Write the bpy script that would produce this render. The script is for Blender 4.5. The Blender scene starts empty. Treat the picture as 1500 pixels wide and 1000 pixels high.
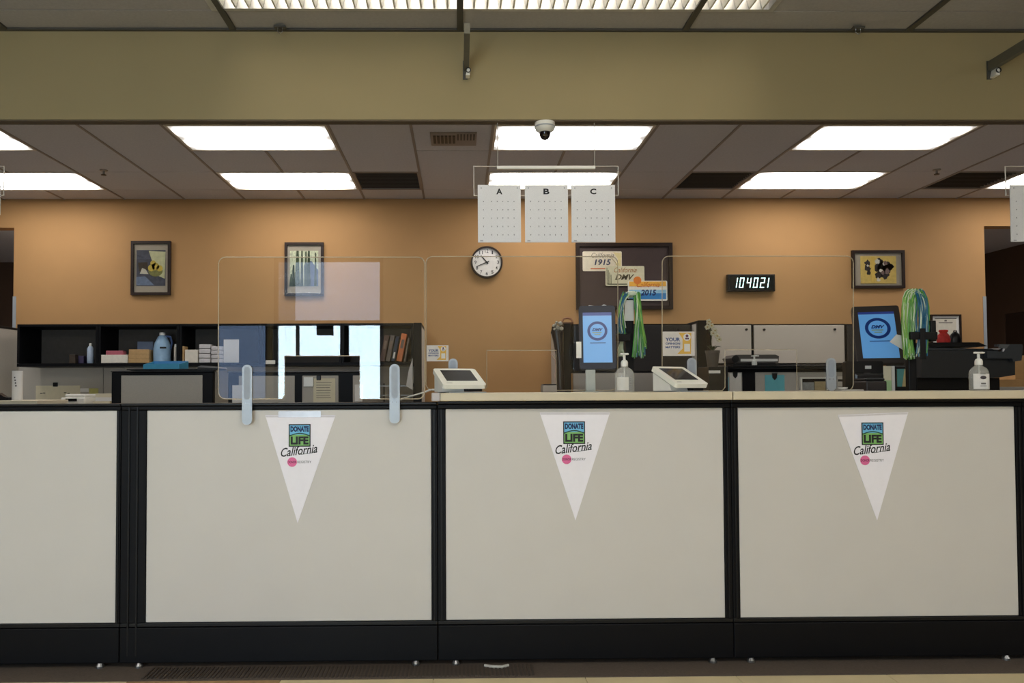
import bpy, bmesh, math, random
from mathutils import Vector, Matrix
random.seed(7)
S = bpy.context.scene
COL = S.collection

# ------------------------------------------------------------------ camera
F_PX, CX, CY = 1150.0, 688.0, 538.0
YAW, PITCH, ROLL = math.radians(0.75), math.radians(1.6), math.radians(0.25)
EYE = Vector((0, 0, 1.11))
FW = Vector((math.sin(YAW)*math.cos(PITCH), math.cos(YAW)*math.cos(PITCH), math.sin(PITCH)))
R0 = Vector((math.cos(YAW), -math.sin(YAW), 0))
U0 = R0.cross(FW)
RT = R0*math.cos(ROLL) - U0*math.sin(ROLL)
UP = U0*math.cos(ROLL) + R0*math.sin(ROLL)
cam_data = bpy.data.cameras.new('camera')
cam = bpy.data.objects.new('camera', cam_data)
COL.objects.link(cam)
cam.matrix_world = Matrix(((RT.x, UP.x, -FW.x, EYE.x), (RT.y, UP.y, -FW.y, EYE.y), (RT.z, UP.z, -FW.z, EYE.z), (0, 0, 0, 1)))
cam_data.sensor_width = 36
cam_data.lens = F_PX/1500*36
cam_data.shift_x = (750-CX)/1500
cam_data.shift_y = (CY-500)/1500
cam_data.clip_start = 0.05
S.camera = cam

# ------------------------------------------------------------------ world, daylight, exposure
W = bpy.data.worlds.new('world'); S.world = W
W.use_nodes = True
W.node_tree.nodes['Background'].inputs[0].default_value = (0.55, 0.75, 1.0, 1)
W.node_tree.nodes['Background'].inputs[1].default_value = 1.0
FRONT_Y = -4.0                       # the lobby's street wall, behind the camera
def area(name, loc, sx, sz, watts, color):
    l = bpy.data.lights.new(name, 'AREA'); l.shape = 'RECTANGLE'; l.size = sx; l.size_y = sz
    l.energy = watts; l.color = color
    o = bpy.data.objects.new(name, l); COL.objects.link(o); o.location = loc
    o.rotation_euler = (math.radians(90), 0, 0)        # shines towards +Y
    return o
area('daylight_window', (-1.72, FRONT_Y-0.30, 1.03), 1.5, 1.90, 200, (0.70, 0.86, 1.0))
area('daylight_transom', (-1.62, FRONT_Y-0.30, 2.42), 1.2, 0.86, 11, (0.66, 0.76, 1.0))
area('daylight_sidelight', (-3.0, FRONT_Y-0.30, 1.03), 0.95, 1.90, 9, (0.36, 0.52, 1.0))
vs = S.view_settings
vs.view_transform = 'Standard'; vs.look = 'None'; vs.gamma = 1; vs.exposure = 0.0; vs.use_curve_mapping = False
S.cycles.use_denoising = True
S.cycles.max_bounces = 8; S.cycles.transparent_max_bounces = 24
S.cycles.caustics_reflective = False; S.cycles.caustics_refractive = False
S.cycles.sample_clamp_indirect = 6
LAMP_WALL, LAMP_BEAM, LAMP_LOBBY = 8.8, 5.0, 21.0   # radiance of the fluorescent fittings

# ------------------------------------------------------------------ helpers
def P(px, py, Y):
    d = RT*((px-CX)/F_PX) + UP*((CY-py)/F_PX) + FW
    return EYE + d*(Y/d.y)
def RC(r, Y):                        # pixel rectangle -> x0,x1,z0,z1 on the plane at depth Y
    x0, y0, x1, y1 = r; mx, my = (x0+x1)/2, (y0+y1)/2
    return P(x0, my, Y).x, P(x1, my, Y).x, P(mx, y1, Y).z, P(mx, y0, Y).z

def lin(c):
    return tuple(((v/255)/12.92 if v/255 <= 0.04045 else ((v/255+0.055)/1.055)**2.4) for v in c)
MATS = {}
def M(name, rgb, rough=0.6, metal=0.0, var=0.06, scale=30, bump=0.0, bscale=200, emit=0, coat=0, alpha=1.0, stretch=None, spec=.5):
    if name in MATS: return MATS[name]
    m = bpy.data.materials.new(name); m.use_nodes = True
    nt = m.node_tree; b = nt.nodes['Principled BSDF']
    c = lin(rgb)
    tc = nt.nodes.new('ShaderNodeTexCoord')
    nz = nt.nodes.new('ShaderNodeTexNoise'); nz.inputs['Scale'].default_value = scale; nz.inputs['Detail'].default_value = 4
    src = tc.outputs['Object']
    if stretch:
        mp = nt.nodes.new('ShaderNodeMapping'); mp.inputs['Scale'].default_value = stretch
        nt.links.new(src, mp.inputs['Vector']); src = mp.outputs['Vector']
    nt.links.new(src, nz.inputs['Vector'])
    rp = nt.nodes.new('ShaderNodeValToRGB')
    rp.color_ramp.elements[0].position = 0.3; rp.color_ramp.elements[1].position = 0.7
    rp.color_ramp.elements[0].color = tuple(v*(1-var) for v in c)+(1,)
    rp.color_ramp.elements[1].color = tuple(min(1, v*(1+var)) for v in c)+(1,)
    nt.links.new(nz.outputs['Fac'], rp.inputs['Fac'])
    nt.links.new(rp.outputs['Color'], b.inputs['Base Color'])
    b.inputs['Roughness'].default_value = rough; b.inputs['Metallic'].default_value = metal
    b.inputs['Specular IOR Level'].default_value = spec
    if coat: b.inputs['Coat Weight'].default_value = coat; b.inputs['Coat Roughness'].default_value = 0.05
    if emit:
        nt.links.new(rp.outputs['Color'], b.inputs['Emission Color']); b.inputs['Emission Strength'].default_value = emit
    if alpha < 1: b.inputs['Alpha'].default_value = alpha
    if bump:
        n2 = nt.nodes.new('ShaderNodeTexNoise'); n2.inputs['Scale'].default_value = bscale; n2.inputs['Detail'].default_value = 2
        nt.links.new(src, n2.inputs['Vector'])
        bp = nt.nodes.new('ShaderNodeBump'); bp.inputs['Strength'].default_value = bump; bp.inputs['Distance'].default_value = 0.002
        nt.links.new(n2.outputs['Fac'], bp.inputs['Height']); nt.links.new(bp.outputs['Normal'], b.inputs['Normal'])
    MATS[name] = m
    return m
def clear_mat(name, tint=(0.97, 0.975, 0.97), ior=1.49, rough=0.0):
    if name in MATS: return MATS[name]
    m = bpy.data.materials.new(name); m.use_nodes = True; nt = m.node_tree
    nt.nodes.remove(nt.nodes['Principled BSDF'])
    out = nt.nodes['Material Output']
    tr = nt.nodes.new('ShaderNodeBsdfTransparent'); tr.inputs[0].default_value = tint+(1,)
    gl = nt.nodes.new('ShaderNodeBsdfGlossy'); gl.inputs['Roughness'].default_value = rough
    ge = nt.nodes.new('ShaderNodeNewGeometry')
    mr = nt.nodes.new('ShaderNodeMapRange')
    mr.inputs['To Min'].default_value = ior; mr.inputs['To Max'].default_value = 1/ior
    nt.links.new(ge.outputs['Backfacing'], mr.inputs['Value'])
    fr = nt.nodes.new('ShaderNodeFresnel'); nt.links.new(mr.outputs['Result'], fr.inputs['IOR'])
    mx = nt.nodes.new('ShaderNodeMixShader')
    nt.links.new(fr.outputs[0], mx.inputs[0]); nt.links.new(tr.outputs[0], mx.inputs[1]); nt.links.new(gl.outputs[0], mx.inputs[2])
    nt.links.new(mx.outputs[0], out.inputs[0])
    MATS[name] = m
    return m

def NB(): return bmesh.new()
def box(bm, x0, x1, y0, y1, z0, z1, bev=0.0, seg=2):
    x0, x1 = sorted((x0, x1)); y0, y1 = sorted((y0, y1)); z0, z1 = sorted((z0, z1))
    r = bmesh.ops.create_cube(bm, size=1)
    vv = r['verts']
    for v in vv:
        v.co = Vector(((x0+x1)/2+v.co.x*(x1-x0), (y0+y1)/2+v.co.y*(y1-y0), (z0+z1)/2+v.co.z*(z1-z0)))
    if bev > 0:
        es = list({e for v in vv for e in v.link_edges})
        bmesh.ops.bevel(bm, geom=es, offset=min(bev, 0.45*min(x1-x0, y1-y0, z1-z0)), segments=seg, affect='EDGES', profile=0.5)
    return bm
def cyl(bm, a, b, r0, r1=None, n=14):
    a, b = Vector(a), Vector(b); d = b-a
    if r1 is None: r1 = r0
    m = Matrix.Translation((a+b)/2) @ d.to_track_quat('Z', 'Y').to_matrix().to_4x4()
    bmesh.ops.create_cone(bm, cap_ends=True, segments=n, radius1=r0, radius2=r1, depth=d.length, matrix=m)
    return bm
def lathe(bm, prof, c=(0, 0, 0), n=20, sx=1.0, sy=1.0):
    rings = []
    for r, z in prof:
        rings.append([bm.verts.new((c[0]+sx*r*math.cos(2*math.pi*i/n), c[1]+sy*r*math.sin(2*math.pi*i/n), c[2]+z)) for i in range(n)])
    for a, b in zip(rings, rings[1:]):
        for i in range(n):
            bm.faces.new((a[i], a[(i+1) % n], b[(i+1) % n], b[i]))
    bm.faces.new(rings[0][::-1]); bm.faces.new(rings[-1])
    return bm
def prism(bm, pts, y0, y1):          # outline in x,z swept along y
    a = [bm.verts.new((x, y0, z)) for x, z in pts]; b = [bm.verts.new((x, y1, z)) for x, z in pts]
    n = len(pts)
    bm.faces.new(a); bm.faces.new(b[::-1])
    for i in range(n): bm.faces.new((a[(i+1) % n], a[i], b[i], b[(i+1) % n]))
    bmesh.ops.recalc_face_normals(bm, faces=bm.faces)
    return bm
def prism_x(bm, pts, x0, x1):        # outline in y,z swept along x
    a = [bm.verts.new((x0, y, z)) for y, z in pts]; b = [bm.verts.new((x1, y, z)) for y, z in pts]
    n = len(pts)
    bm.faces.new(a); bm.faces.new(b[::-1])
    for i in range(n): bm.faces.new((a[(i+1) % n], a[i], b[i], b[(i+1) % n]))
    bmesh.ops.recalc_face_normals(bm, faces=bm.faces)
    return bm
def tube(bm, pts, r, n=6, closed=False):
    pts = [Vector(p) for p in pts]; rings = []; N = len(pts)
    for i, p in enumerate(pts):
        if closed: t = pts[(i+1) % N]-pts[i-1]
        else: t = pts[min(i+1, N-1)]-pts[max(i-1, 0)]
        q = t.to_track_quat('Z', 'Y')
        rr = r[i] if isinstance(r, (list, tuple)) else r
        rings.append([bm.verts.new(p + q @ Vector((rr*math.cos(2*math.pi*k/n), rr*math.sin(2*math.pi*k/n), 0))) for k in range(n)])
    pairs = list(zip(rings, rings[1:])) + ([(rings[-1], rings[0])] if closed else [])
    for a, b in pairs:
        for k in range(n): bm.faces.new((a[k], a[(k+1) % n], b[(k+1) % n], b[k]))
    if not closed: bm.faces.new(rings[0][::-1]); bm.faces.new(rings[-1])
    return bm
def disc(bm, c, r, y0, y1, n=28, ri=0.0):    # disc or ring facing -Y
    if ri <= 0: return prism(bm, [(c[0]+r*math.cos(2*math.pi*i/n), c[1]+r*math.sin(2*math.pi*i/n)) for i in range(n)], y0, y1)
    g = []
    for rr, y in ((ri, y1), (ri, y0), (r, y0), (r, y1)):
        g.append([bm.verts.new((c[0]+rr*math.cos(2*math.pi*i/n), y, c[1]+rr*math.sin(2*math.pi*i/n))) for i in range(n)])
    for a, b in zip(g, g[1:]+g[:1]):
        for i in range(n): bm.faces.new((a[i], a[(i+1) % n], b[(i+1) % n], b[i]))
    bmesh.ops.recalc_face_normals(bm, faces=bm.faces)
    return bm
def frame(bm, x0, x1, z0, z1, y0, y1, t):
    box(bm, x0, x1, y0, y1, z1-t, z1); box(bm, x0, x1, y0, y1, z0, z0+t)
    box(bm, x0, x0+t, y0, y1, z0+t, z1-t); box(bm, x1-t, x1, y0, y1, z0+t, z1-t)
    return bm
def rrect(x0, x1, z0, z1, r, n=5):
    pts = []
    for cx, cz, a0 in ((x1-r, z1-r, 0), (x0+r, z1-r, 90), (x0+r, z0+r, 180), (x1-r, z0+r, 270)):
        for i in range(n+1):
            a = math.radians(a0+90*i/n); pts.append((cx+r*math.cos(a), cz+r*math.sin(a)))
    return pts
def xf(bm, m):
    bmesh.ops.transform(bm, matrix=m, verts=bm.verts); return bm
def text(bm, body, x0, x1, z0, z1, y, shear=0.0, rot=0.0, bold=0.0):   # lettering fitted into a rectangle, facing -Y
    cu = bpy.data.curves.new('t', 'FONT'); cu.body = body; cu.shear = shear; cu.offset = bold; cu.resolution_u = 3
    ob = bpy.data.objects.new('t', cu); COL.objects.link(ob)
    dg = bpy.context.evaluated_depsgraph_get()
    me = bpy.data.meshes.new_from_object(ob.evaluated_get(dg))
    bpy.data.objects.remove(ob); bpy.data.curves.remove(cu)
    co = [v.co.copy() for v in me.vertices]
    ax0, ax1 = min(c.x for c in co), max(c.x for c in co); ay0, ay1 = min(c.y for c in co), max(c.y for c in co)
    cxm, czm = (x0+x1)/2, (z0+z1)/2; ca, sa = math.cos(rot), math.sin(rot)
    nv = []
    for c in co:
        x = x0+(c.x-ax0)/(ax1-ax0)*(x1-x0)-cxm; z = z0+(c.y-ay0)/(ay1-ay0)*(z1-z0)-czm
        nv.append(bm.verts.new((cxm+x*ca-z*sa, y, czm+x*sa+z*ca)))
    for p in me.polygons:
        try: bm.faces.new([nv[i] for i in p.vertices])
        except ValueError: pass
    bpy.data.meshes.remove(me)
    return bm

ORG = {}
def tag(o, label=None, cat=None, group=None, kind=None):
    if label: o['label'] = label
    if cat: o['category'] = cat
    if group: o['group'] = group
    if kind: o['kind'] = kind
    return o
def thing(name, label, cat, org, group=None):
    o = bpy.data.objects.new(name, None); COL.objects.link(o); o.location = org
    o.empty_display_size = 0.05
    ORG[o.name] = Vector(org)
    return tag(o, label, cat, group)
def part(parent, name, bm, mat, label=None, kind=None, smooth=False):
    org = ORG[parent.name]
    for v in bm.verts: v.co -= org
    me = bpy.data.meshes.new(name); bm.to_mesh(me); bm.free()
    me.materials.append(mat)
    if smooth:
        for p in me.polygons: p.use_smooth = True
        try: me.set_sharp_from_angle(angle=math.radians(40))
        except Exception: pass
    o = bpy.data.objects.new(name, me); COL.objects.link(o); o.parent = parent
    ORG[o.name] = org if parent.type == 'EMPTY' or parent.parent else org
    return tag(o, label, None, None, kind)
def solo(name, label, cat, bm, mat, group=None, smooth=False, kind=None):
    lo = Vector((min(v.co.x for v in bm.verts), min(v.co.y for v in bm.verts), min(v.co.z for v in bm.verts)))
    hi = Vector((max(v.co.x for v in bm.verts), max(v.co.y for v in bm.verts), max(v.co.z for v in bm.verts)))
    org = Vector(((lo.x+hi.x)/2, (lo.y+hi.y)/2, lo.z))
    for v in bm.verts: v.co -= org
    me = bpy.data.meshes.new(name); bm.to_mesh(me); bm.free(); me.materials.append(mat)
    if smooth:
        for p in me.polygons: p.use_smooth = True
        try: me.set_sharp_from_angle(angle=math.radians(40))
        except Exception: pass
    o = bpy.data.objects.new(name, me); COL.objects.link(o); o.location = org
    ORG[o.name] = org
    return tag(o, label, cat, group, kind)
def struct(name, bm, mat): return solo(name, None, None, bm, mat, kind='structure')
def bitem(name, label, cat, r, Y, dy, mat, z0=None, group=None, bev=0.003):
    x0, x1, a, b = RC(r, Y)
    return solo(name, label, cat, box(NB(), x0, x1, Y, Y+dy, a if z0 is None else z0, b, bev), mat, group)

# ------------------------------------------------------------------ materials
m_tan = M('tan_wall_paint', (176, 134, 86), 0.8, var=0.03, scale=3, bump=0.15, bscale=120)
m_olive = M('olive_beige_paint', (150, 136, 100), 0.8, var=0.025, scale=2, bump=0.1, bscale=120)
m_lobby = M('lobby_wall_paint', (188, 172, 140), 0.8, var=0.03, scale=2)
m_bluewall = M('slate_blue_paint', (92, 116, 160), 0.6, var=0.05, scale=3)
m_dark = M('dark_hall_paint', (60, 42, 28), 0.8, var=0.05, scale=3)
m_tile = M('acoustic_tile', (204, 203, 208), 0.95, var=0.05, scale=60, bump=0.4, bscale=300)
m_ltile = M('lobby_acoustic_tile', (166, 164, 164), 0.95, var=0.05, scale=60, bump=0.4, bscale=300)
m_grid = M('grid_paint', (150, 140, 132), 0.6, var=0.02)
m_dkgrid = M('dark_grid_metal', (70, 68, 62), 0.5, var=0.03)
m_black = M('black_trim', (12, 12, 15), 0.5, var=0.1, scale=12, spec=.16)
m_blackp = M('black_plastic', (15, 15, 17), 0.4, var=0.08, scale=20, spec=.3)
m_fabric = M('grey_beige_laminate', (206, 202, 196), 0.55, var=0.015, scale=5, bump=0.05, bscale=400)
m_screen = M('grey_fabric', (182, 176, 166), 0.9, var=0.05, scale=150, bump=0.3, bscale=500)
m_edge = M('worktop_laminate', (206, 194, 168), 0.45, var=0.03, scale=15)
m_endcap = M('worktop_end', (186, 180, 180), 0.5, var=0.03)
m_white = M('white_plastic', (236, 234, 226), 0.35, var=0.02)
m_paper = M('white_paper', (232, 228, 222), 0.8, var=0.02)
m_cream = M('cream_paper', (222, 212, 184), 0.8, var=0.03)
m_ink = M('black_ink', (22, 22, 26), 0.6, var=0.02)
m_grey = M('brushed_grey', (166, 172, 178), 0.4, var=0.03, metal=0.2)
m_steel = M('steel', (150, 150, 150), 0.35, metal=0.9, var=0.03)
m_clear = clear_mat('clear_acrylic')
m_acedge = M('acrylic_edge', (222, 206, 176), 0.25, var=0.05, scale=8, alpha=.42)
m_kraft = M('kraft_cardboard', (190, 150, 100), 0.8, var=0.06, scale=25)
m_teal = M('teal_paper', (110, 190, 200), 0.7, var=0.04)
m_floor = M('vinyl_floor', (226, 208, 166), 0.5, var=0.06, scale=6)
m_floorb = M('brown_vinyl', (182, 148, 104), 0.5, var=0.1, scale=40)
m_strip = M('dark_carpet', (92, 80, 70), 0.95, var=0.12, scale=120, bump=0.4)
m_strip2 = M('ribbed_rubber', (72, 62, 54), 0.8, var=0.1, scale=60)
m_wood = M('dark_wood', (40, 25, 17), 0.5, var=0.2, scale=20, spec=.3)
m_matb = M('picture_mat', (176, 164, 148), 0.8, var=0.02)

# ------------------------------------------------------------------ room shell
CZ = 3.01                            # ceiling height
BACK = 7.78; BEAM = 4.10; XL, XR = -7.5, 7.5
HALL = 11.6
PIT = 0.594                          # ceiling module
floor = struct('floor', box(NB(), XL-.1, XR+.1, FRONT_Y-.1, HALL+.1, -0.12, -0.006), m_floor)
g = 0.003
tx0 = P(175, 998, 2.98).x            # a joint between floor tiles
tw = P(405, 998, 2.98).x - tx0
for i in range(-4, 8):
    for j in range(2):
        x = tx0+i*tw; y1 = 3.05-j*tw
        part(floor, 'floor_tile', box(NB(), x+g/2, x+tw-g/2, y1-tw+g/2, y1-g/2, -0.006, 0.0), m_floorb if (i == 0 and j == 0) else m_floor)
st = part(floor, 'carpet_strip', box(NB(), XL, XR, 3.05, 3.32, -0.006, 0.002), m_strip)
part(floor, 'office_carpet', box(NB(), XL, XR, 3.32, HALL, -0.006, 0.002), M('office_carpet', (150, 148, 150), .95, var=.1, scale=150))  # unseen floor layer, pale grey added to bounce light onto the office ceiling
rib = NB(); x0, x1 = P(212, 980, 3.1).x, P(785, 980, 3.1).x
n = 96
for i in range(n):
    xx = x0+(x1-x0)*i/n
    box(rib, xx, xx+(x1-x0)/n*0.5, 3.065, 3.185, 0.002, 0.006)
part(floor, 'rubber_ribs', rib, m_strip2, kind='stuff')

hx0, hx1 = P(20, 400, BACK).x, P(1443, 400, BACK).x
hz = P(1470, 331, BACK).z
wb = NB(); box(wb, hx0, hx1, BACK, BACK+.14, 0, CZ+.3); box(wb, XL, hx0, BACK, BACK+.14, hz, CZ+.3); box(wb, hx1, XR, BACK, BACK+.14, hz, CZ+.3)
wall_back = struct('wall_back', wb, m_tan)
for sx, px in ((-1, 20), (1, 1443)):
    xx = hx0 if sx < 0 else hx1
    z1 = P(px, 434, BACK).z
    b = NB(); box(b, xx-0.028 if sx > 0 else xx-0.004, xx+0.004 if sx > 0 else xx+0.028, BACK-.004, BACK, .1, z1); box(b, xx if sx > 0 else xx-.004, xx+.004 if sx > 0 else xx, BACK, BACK+.12, .1, z1)
    part(wall_back, 'corner_guard', b, m_grey)
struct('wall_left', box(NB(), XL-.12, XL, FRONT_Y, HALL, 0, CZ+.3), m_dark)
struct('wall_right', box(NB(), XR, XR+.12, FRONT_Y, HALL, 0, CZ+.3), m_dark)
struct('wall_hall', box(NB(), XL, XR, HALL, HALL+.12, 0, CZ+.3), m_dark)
# door in the hall's right-hand wall
dr = thing('door_1', None, None, (XR, 10.0, 0)); dr['kind'] = 'structure'
part(dr, 'door_leaf', box(NB(), XR-.04, XR-.001, 9.4, 10.6, 0, 2.1, .004), M('dark_door', (40, 28, 20), 0.5))
part(dr, 'door_frame', frame(NB(), 0, 1, 0, 1, 0, 1, .1) if False else box(box(box(NB(), XR-.05, XR-.001, 9.3, 9.395, 0, 2.2), XR-.05, XR-.001, 10.605, 10.7, 0, 2.2), XR-.05, XR-.001, 9.395, 10.605, 2.105, 2.2), m_dark)
part(dr, 'door_handle', cyl(NB(), (XR-.04, 9.5, 1.0), (XR-.10, 9.5, 1.0), .025), m_steel)
# street wall with its glazed opening, behind the camera
wx0, wx1, wz0, wz1 = -2.45, -1.0, 0.08, 2.86
sx0, sx1, sz1 = -3.45, -2.53, 2.0            # tinted sidelight left of the door
fw = NB(); F0 = FRONT_Y-.14
box(fw, XL, sx0, F0, FRONT_Y, 0, CZ+.3); box(fw, sx0, sx1, F0, FRONT_Y, sz1, CZ+.3); box(fw, sx0, sx1, F0, FRONT_Y, 0, wz0); box(fw, sx1, wx0, F0, FRONT_Y, 0, CZ+.3)
box(fw, wx1, XR, F0, FRONT_Y, 0, CZ+.3); box(fw, wx0, wx1, F0, FRONT_Y, wz1, CZ+.3); box(fw, wx0, wx1, F0, FRONT_Y, 0, wz0)
struct('wall_front', fw, m_lobby)
wd = thing('window_1', None, None, ((wx0+wx1)/2, FRONT_Y, wz0)); wd['kind'] = 'structure'
part(wd, 'window_frame', frame(NB(), wx0, wx1, wz0, wz1, FRONT_Y-.1, FRONT_Y-.04, .05), m_black)
for x, w in ((-2.14, .02), (-1.52, .055)):
    part(wd, 'mullion', box(NB(), x-w, x+w, FRONT_Y-.1, FRONT_Y-.04, wz0+.05, 1.97), m_black)
part(wd, 'transom_bar', box(NB(), wx0+.05, wx1-.05, FRONT_Y-.1, FRONT_Y-.04, 1.97, 2.03), m_black)
part(wd, 'door_plaque', box(NB(), -1.88, -1.66, FRONT_Y-.03, FRONT_Y-.01, 1.83, 1.97), m_black)
part(wd, 'glass_pane', box(NB(), wx0+.05, wx1-.05, FRONT_Y-.072, FRONT_Y-.068, wz0+.05, wz1-.05), clear_mat('window_glass', (.95, .97, .97), 1.5))

wd = thing('window_2', None, None, ((sx0+sx1)/2, FRONT_Y, wz0)); wd['kind'] = 'structure'
part(wd, 'window_frame', frame(NB(), sx0, sx1, wz0, sz1, FRONT_Y-.1, FRONT_Y-.04, .03), m_black)
part(wd, 'glass_pane', box(NB(), sx0+.03, sx1-.03, FRONT_Y-.072, FRONT_Y-.068, wz0+.03, sz1-.03), clear_mat('window_glass', (.95, .97, .97), 1.5))
# header beam between lobby and office
bz = P(750, 175, BEAM).z
beam = struct('trim_1', box(NB(), XL, XR, BEAM, BEAM+.055, bz, CZ+.3), m_olive)
part(beam, 'soffit_angle', box(NB(), XL, XR, BEAM+.002, BEAM+.056, bz-.008, bz-.001), M('dark_soffit', (88, 74, 56), .7))
part(beam, 'ceiling_angle', box(NB(), XL, XR, BEAM-.022, BEAM-.001, CZ-.012, CZ-.002), m_dkgrid)

# ceiling: deck, individual tiles, grid bars
ceil = struct('ceiling', box(NB(), XL-.1, XR+.1, FRONT_Y, HALL, CZ+.22, CZ+.32), m_tile)
def shared(bm, name, mat):
    me = bpy.data.meshes.new(name); bm.to_mesh(me); bm.free(); me.materials.append(mat); return me
TILES = {}
def tile(cx, cy, w, d, mat=m_tile):
    k = (round(w, 3), round(d, 3), mat.name)
    if k not in TILES: TILES[k] = shared(box(NB(), -w/2+.004, w/2-.004, -d/2+.004, d/2-.004, 0, .018), 'ceiling_tile', mat)
    o = bpy.data.objects.new('ceiling_tile', TILES[k]); COL.objects.link(o); o.parent = ceil
    o.location = Vector((cx, cy, CZ))-ORG[ceil.name]
XG = -2.125                          # a grid line: left edge of one light column
ROWS = [5.59, 6.20, 6.81, 7.42]
LCOLS = [XG+4*PIT*k for k in (-1, 0, 1, 2, 3)]      # light columns, two modules wide
lightcols = {}
for k in (-1, 0, 1, 2, 3):
    for q in (0, 1): lightcols[4*k+q] = k
grilles = {(2, 2), (7, 2), (11, 2)}                # (column, row) of return-air openings
for c in range(-9, 17):
    x = XG+PIT*(c+.5)
    if x < XL or x > XR: continue
    if c in lightcols:
        tile(x, 4.88, PIT, 1.42)
        tile(x, 6.505, PIT, .61); tile(x, 7.60, PIT, .36)
    elif (c, 2) in grilles:
        tile(x, 4.88, PIT, 1.42); tile(x, 6.20, PIT, 1.22) if c != 3 else None
        tile(x, 7.60, PIT, .36)
    elif c == 3:
        tile(x, 4.88, PIT, 1.42); tile(x, 6.81, PIT, 1.22); tile(x, 7.60, PIT, .36)   # the supply vent sits at 5.59-6.20
    else:
        tile(x, 4.88, PIT, 1.42); tile(x, 6.20, PIT, 1.22); tile(x, 7.115, PIT, .61); tile(x, 7.60, PIT, .36)
for c in range(-9, 17):
    x = XG+PIT*c
    if not XL < x < XR: continue
    spans = ((BEAM+.07, 5.59), (6.20, 6.81), (7.42, BACK)) if (c-1) % 4 == 0 and -3 <= c <= 13 else ((BEAM+.07, BACK),)
    for ya, yb in spans: part(ceil, 'grid_bar', box(NB(), x-.010, x+.010, ya, yb, CZ-.006, CZ-.001), m_grid)
# lobby side: larger tiles with dark bars; one row in view
for k in range(-6, 6):
    x = 0.01+1.19*k
    part(ceil, 'grid_bar', box(NB(), x-.016, x+.016, 2.5, BEAM-.023, CZ-.012, CZ-.001), m_dkgrid)
    if not (-2 < k < 2 and False): tile(x+.595, 3.99, 1.19, .20, m_ltile)
lt0, lt1 = P(318, 3, 3.88).x, P(1124, 3, 3.88).x
slab = NB(); box(slab, XL, XR, FRONT_Y, 3.22, CZ, CZ+.018); box(slab, XL, lt0-.03, 3.22, 3.885, CZ, CZ+.018); box(slab, lt1+.03, XR, 3.22, 3.885, CZ, CZ+.018)
part(ceil, 'lobby_tile_field', slab, m_ltile)
part(ceil, 'hall_tile_field', box(NB(), XL, XR, BACK+.14, HALL, CZ, CZ+.018), m_tile)

# ------------------------------------------------------------------ ceiling lights (lamp light comes from the lenses)
def lens_mat(L):
    m = bpy.data.materials.new('lit_prismatic_lens'); m.use_nodes = True; nt = m.node_tree
    b = nt.nodes['Principled BSDF']; b.inputs['Base Color'].default_value = (.9, .9, .88, 1)
    tc = nt.nodes.new('ShaderNodeTexCoord'); sp = nt.nodes.new('ShaderNodeSeparateXYZ'); nt.links.new(tc.outputs['Object'], sp.inputs[0])
    ab = nt.nodes.new('ShaderNodeMath'); ab.operation = 'ABSOLUTE'; nt.links.new(sp.outputs[0], ab.inputs[0])
    wv = nt.nodes.new('ShaderNodeMath'); wv.operation = 'MULTIPLY'; wv.inputs[1].default_value = 24; nt.links.new(sp.outputs[1], wv.inputs[0])
    cs = nt.nodes.new('ShaderNodeMath'); cs.operation = 'COSINE'; nt.links.new(wv.outputs[0], cs.inputs[0])
    sc = nt.nodes.new('ShaderNodeMath'); sc.operation = 'MULTIPLY'; sc.inputs[1].default_value = .04; nt.links.new(cs.outputs[0], sc.inputs[0])
    ad = nt.nodes.new('ShaderNodeMath'); ad.operation = 'ADD'; nt.links.new(ab.outputs[0], ad.inputs[0]); nt.links.new(sc.outputs[0], ad.inputs[1])
    mr = nt.nodes.new('ShaderNodeMapRange'); mr.inputs['From Min'].default_value = .46; mr.inputs['From Max'].default_value = .585
    mr.inputs['To Min'].default_value = L; mr.inputs['To Max'].default_value = .5
    nt.links.new(ad.outputs[0], mr.inputs['Value']); nt.links.new(mr.outputs['Result'], b.inputs['Emission Strength'])
    b.inputs['Emission Color'].default_value = (1.0, .965, .925, 1)
    return m
m_lens_w, m_lens_b = lens_mat(LAMP_WALL), lens_mat(LAMP_BEAM)
def troffer(cx, cy, label, group):
    w, d = PIT*2, .61
    t = thing('ceiling_light', label, 'ceiling light', (cx, cy, CZ), group)
    part(t, 'light_frame', frame_h(cx, cy, w-.012, d-.006, .022), M('light_frame_paint', (214, 206, 192), .5))
    part(t, 'lens', box(NB(), cx-w/2+.028, cx+w/2-.028, cy-d/2+.025, cy+d/2-.025, CZ+.002, CZ+.010), m_lens_w if cy > 6.5 else m_lens_b)
    part(t, 'housing', box(NB(), cx-w/2+.012, cx+w/2-.012, cy-d/2+.006, cy+d/2-.006, CZ+.014, CZ+.10), M('white_steel', (220, 220, 215), .5))
    return t
def frame_h(cx, cy, w, d, t):
    b = NB(); z0, z1 = CZ-.004, CZ+.012
    box(b, cx-w/2, cx+w/2, cy-d/2, cy-d/2+t, z0, z1); box(b, cx-w/2, cx+w/2, cy+d/2-t, cy+d/2, z0, z1)
    box(b, cx-w/2, cx-w/2+t, cy-d/2+t, cy+d/2-t, z0, z1); box(b, cx+w/2-t, cx+w/2, cy-d/2+t, cy+d/2-t, z0, z1)
    return b
wherex = {-1: 'by the hall opening near the still life', 0: 'above the tall tree picture', 1: 'above the lettered boards', 2: 'above the digital clock', 3: 'by the hall opening past the printer'}
for k in (-1, 0, 1, 2, 3):
    x = XG+PIT*(4*k+1)
    troffer(x, 5.895, 'lit ceiling light nearer the header beam, '+wherex[k], 'office ceiling lights')
    troffer(x, 7.115, 'lit ceiling light nearer the tan wall, '+wherex[k], 'office ceiling lights')
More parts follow.
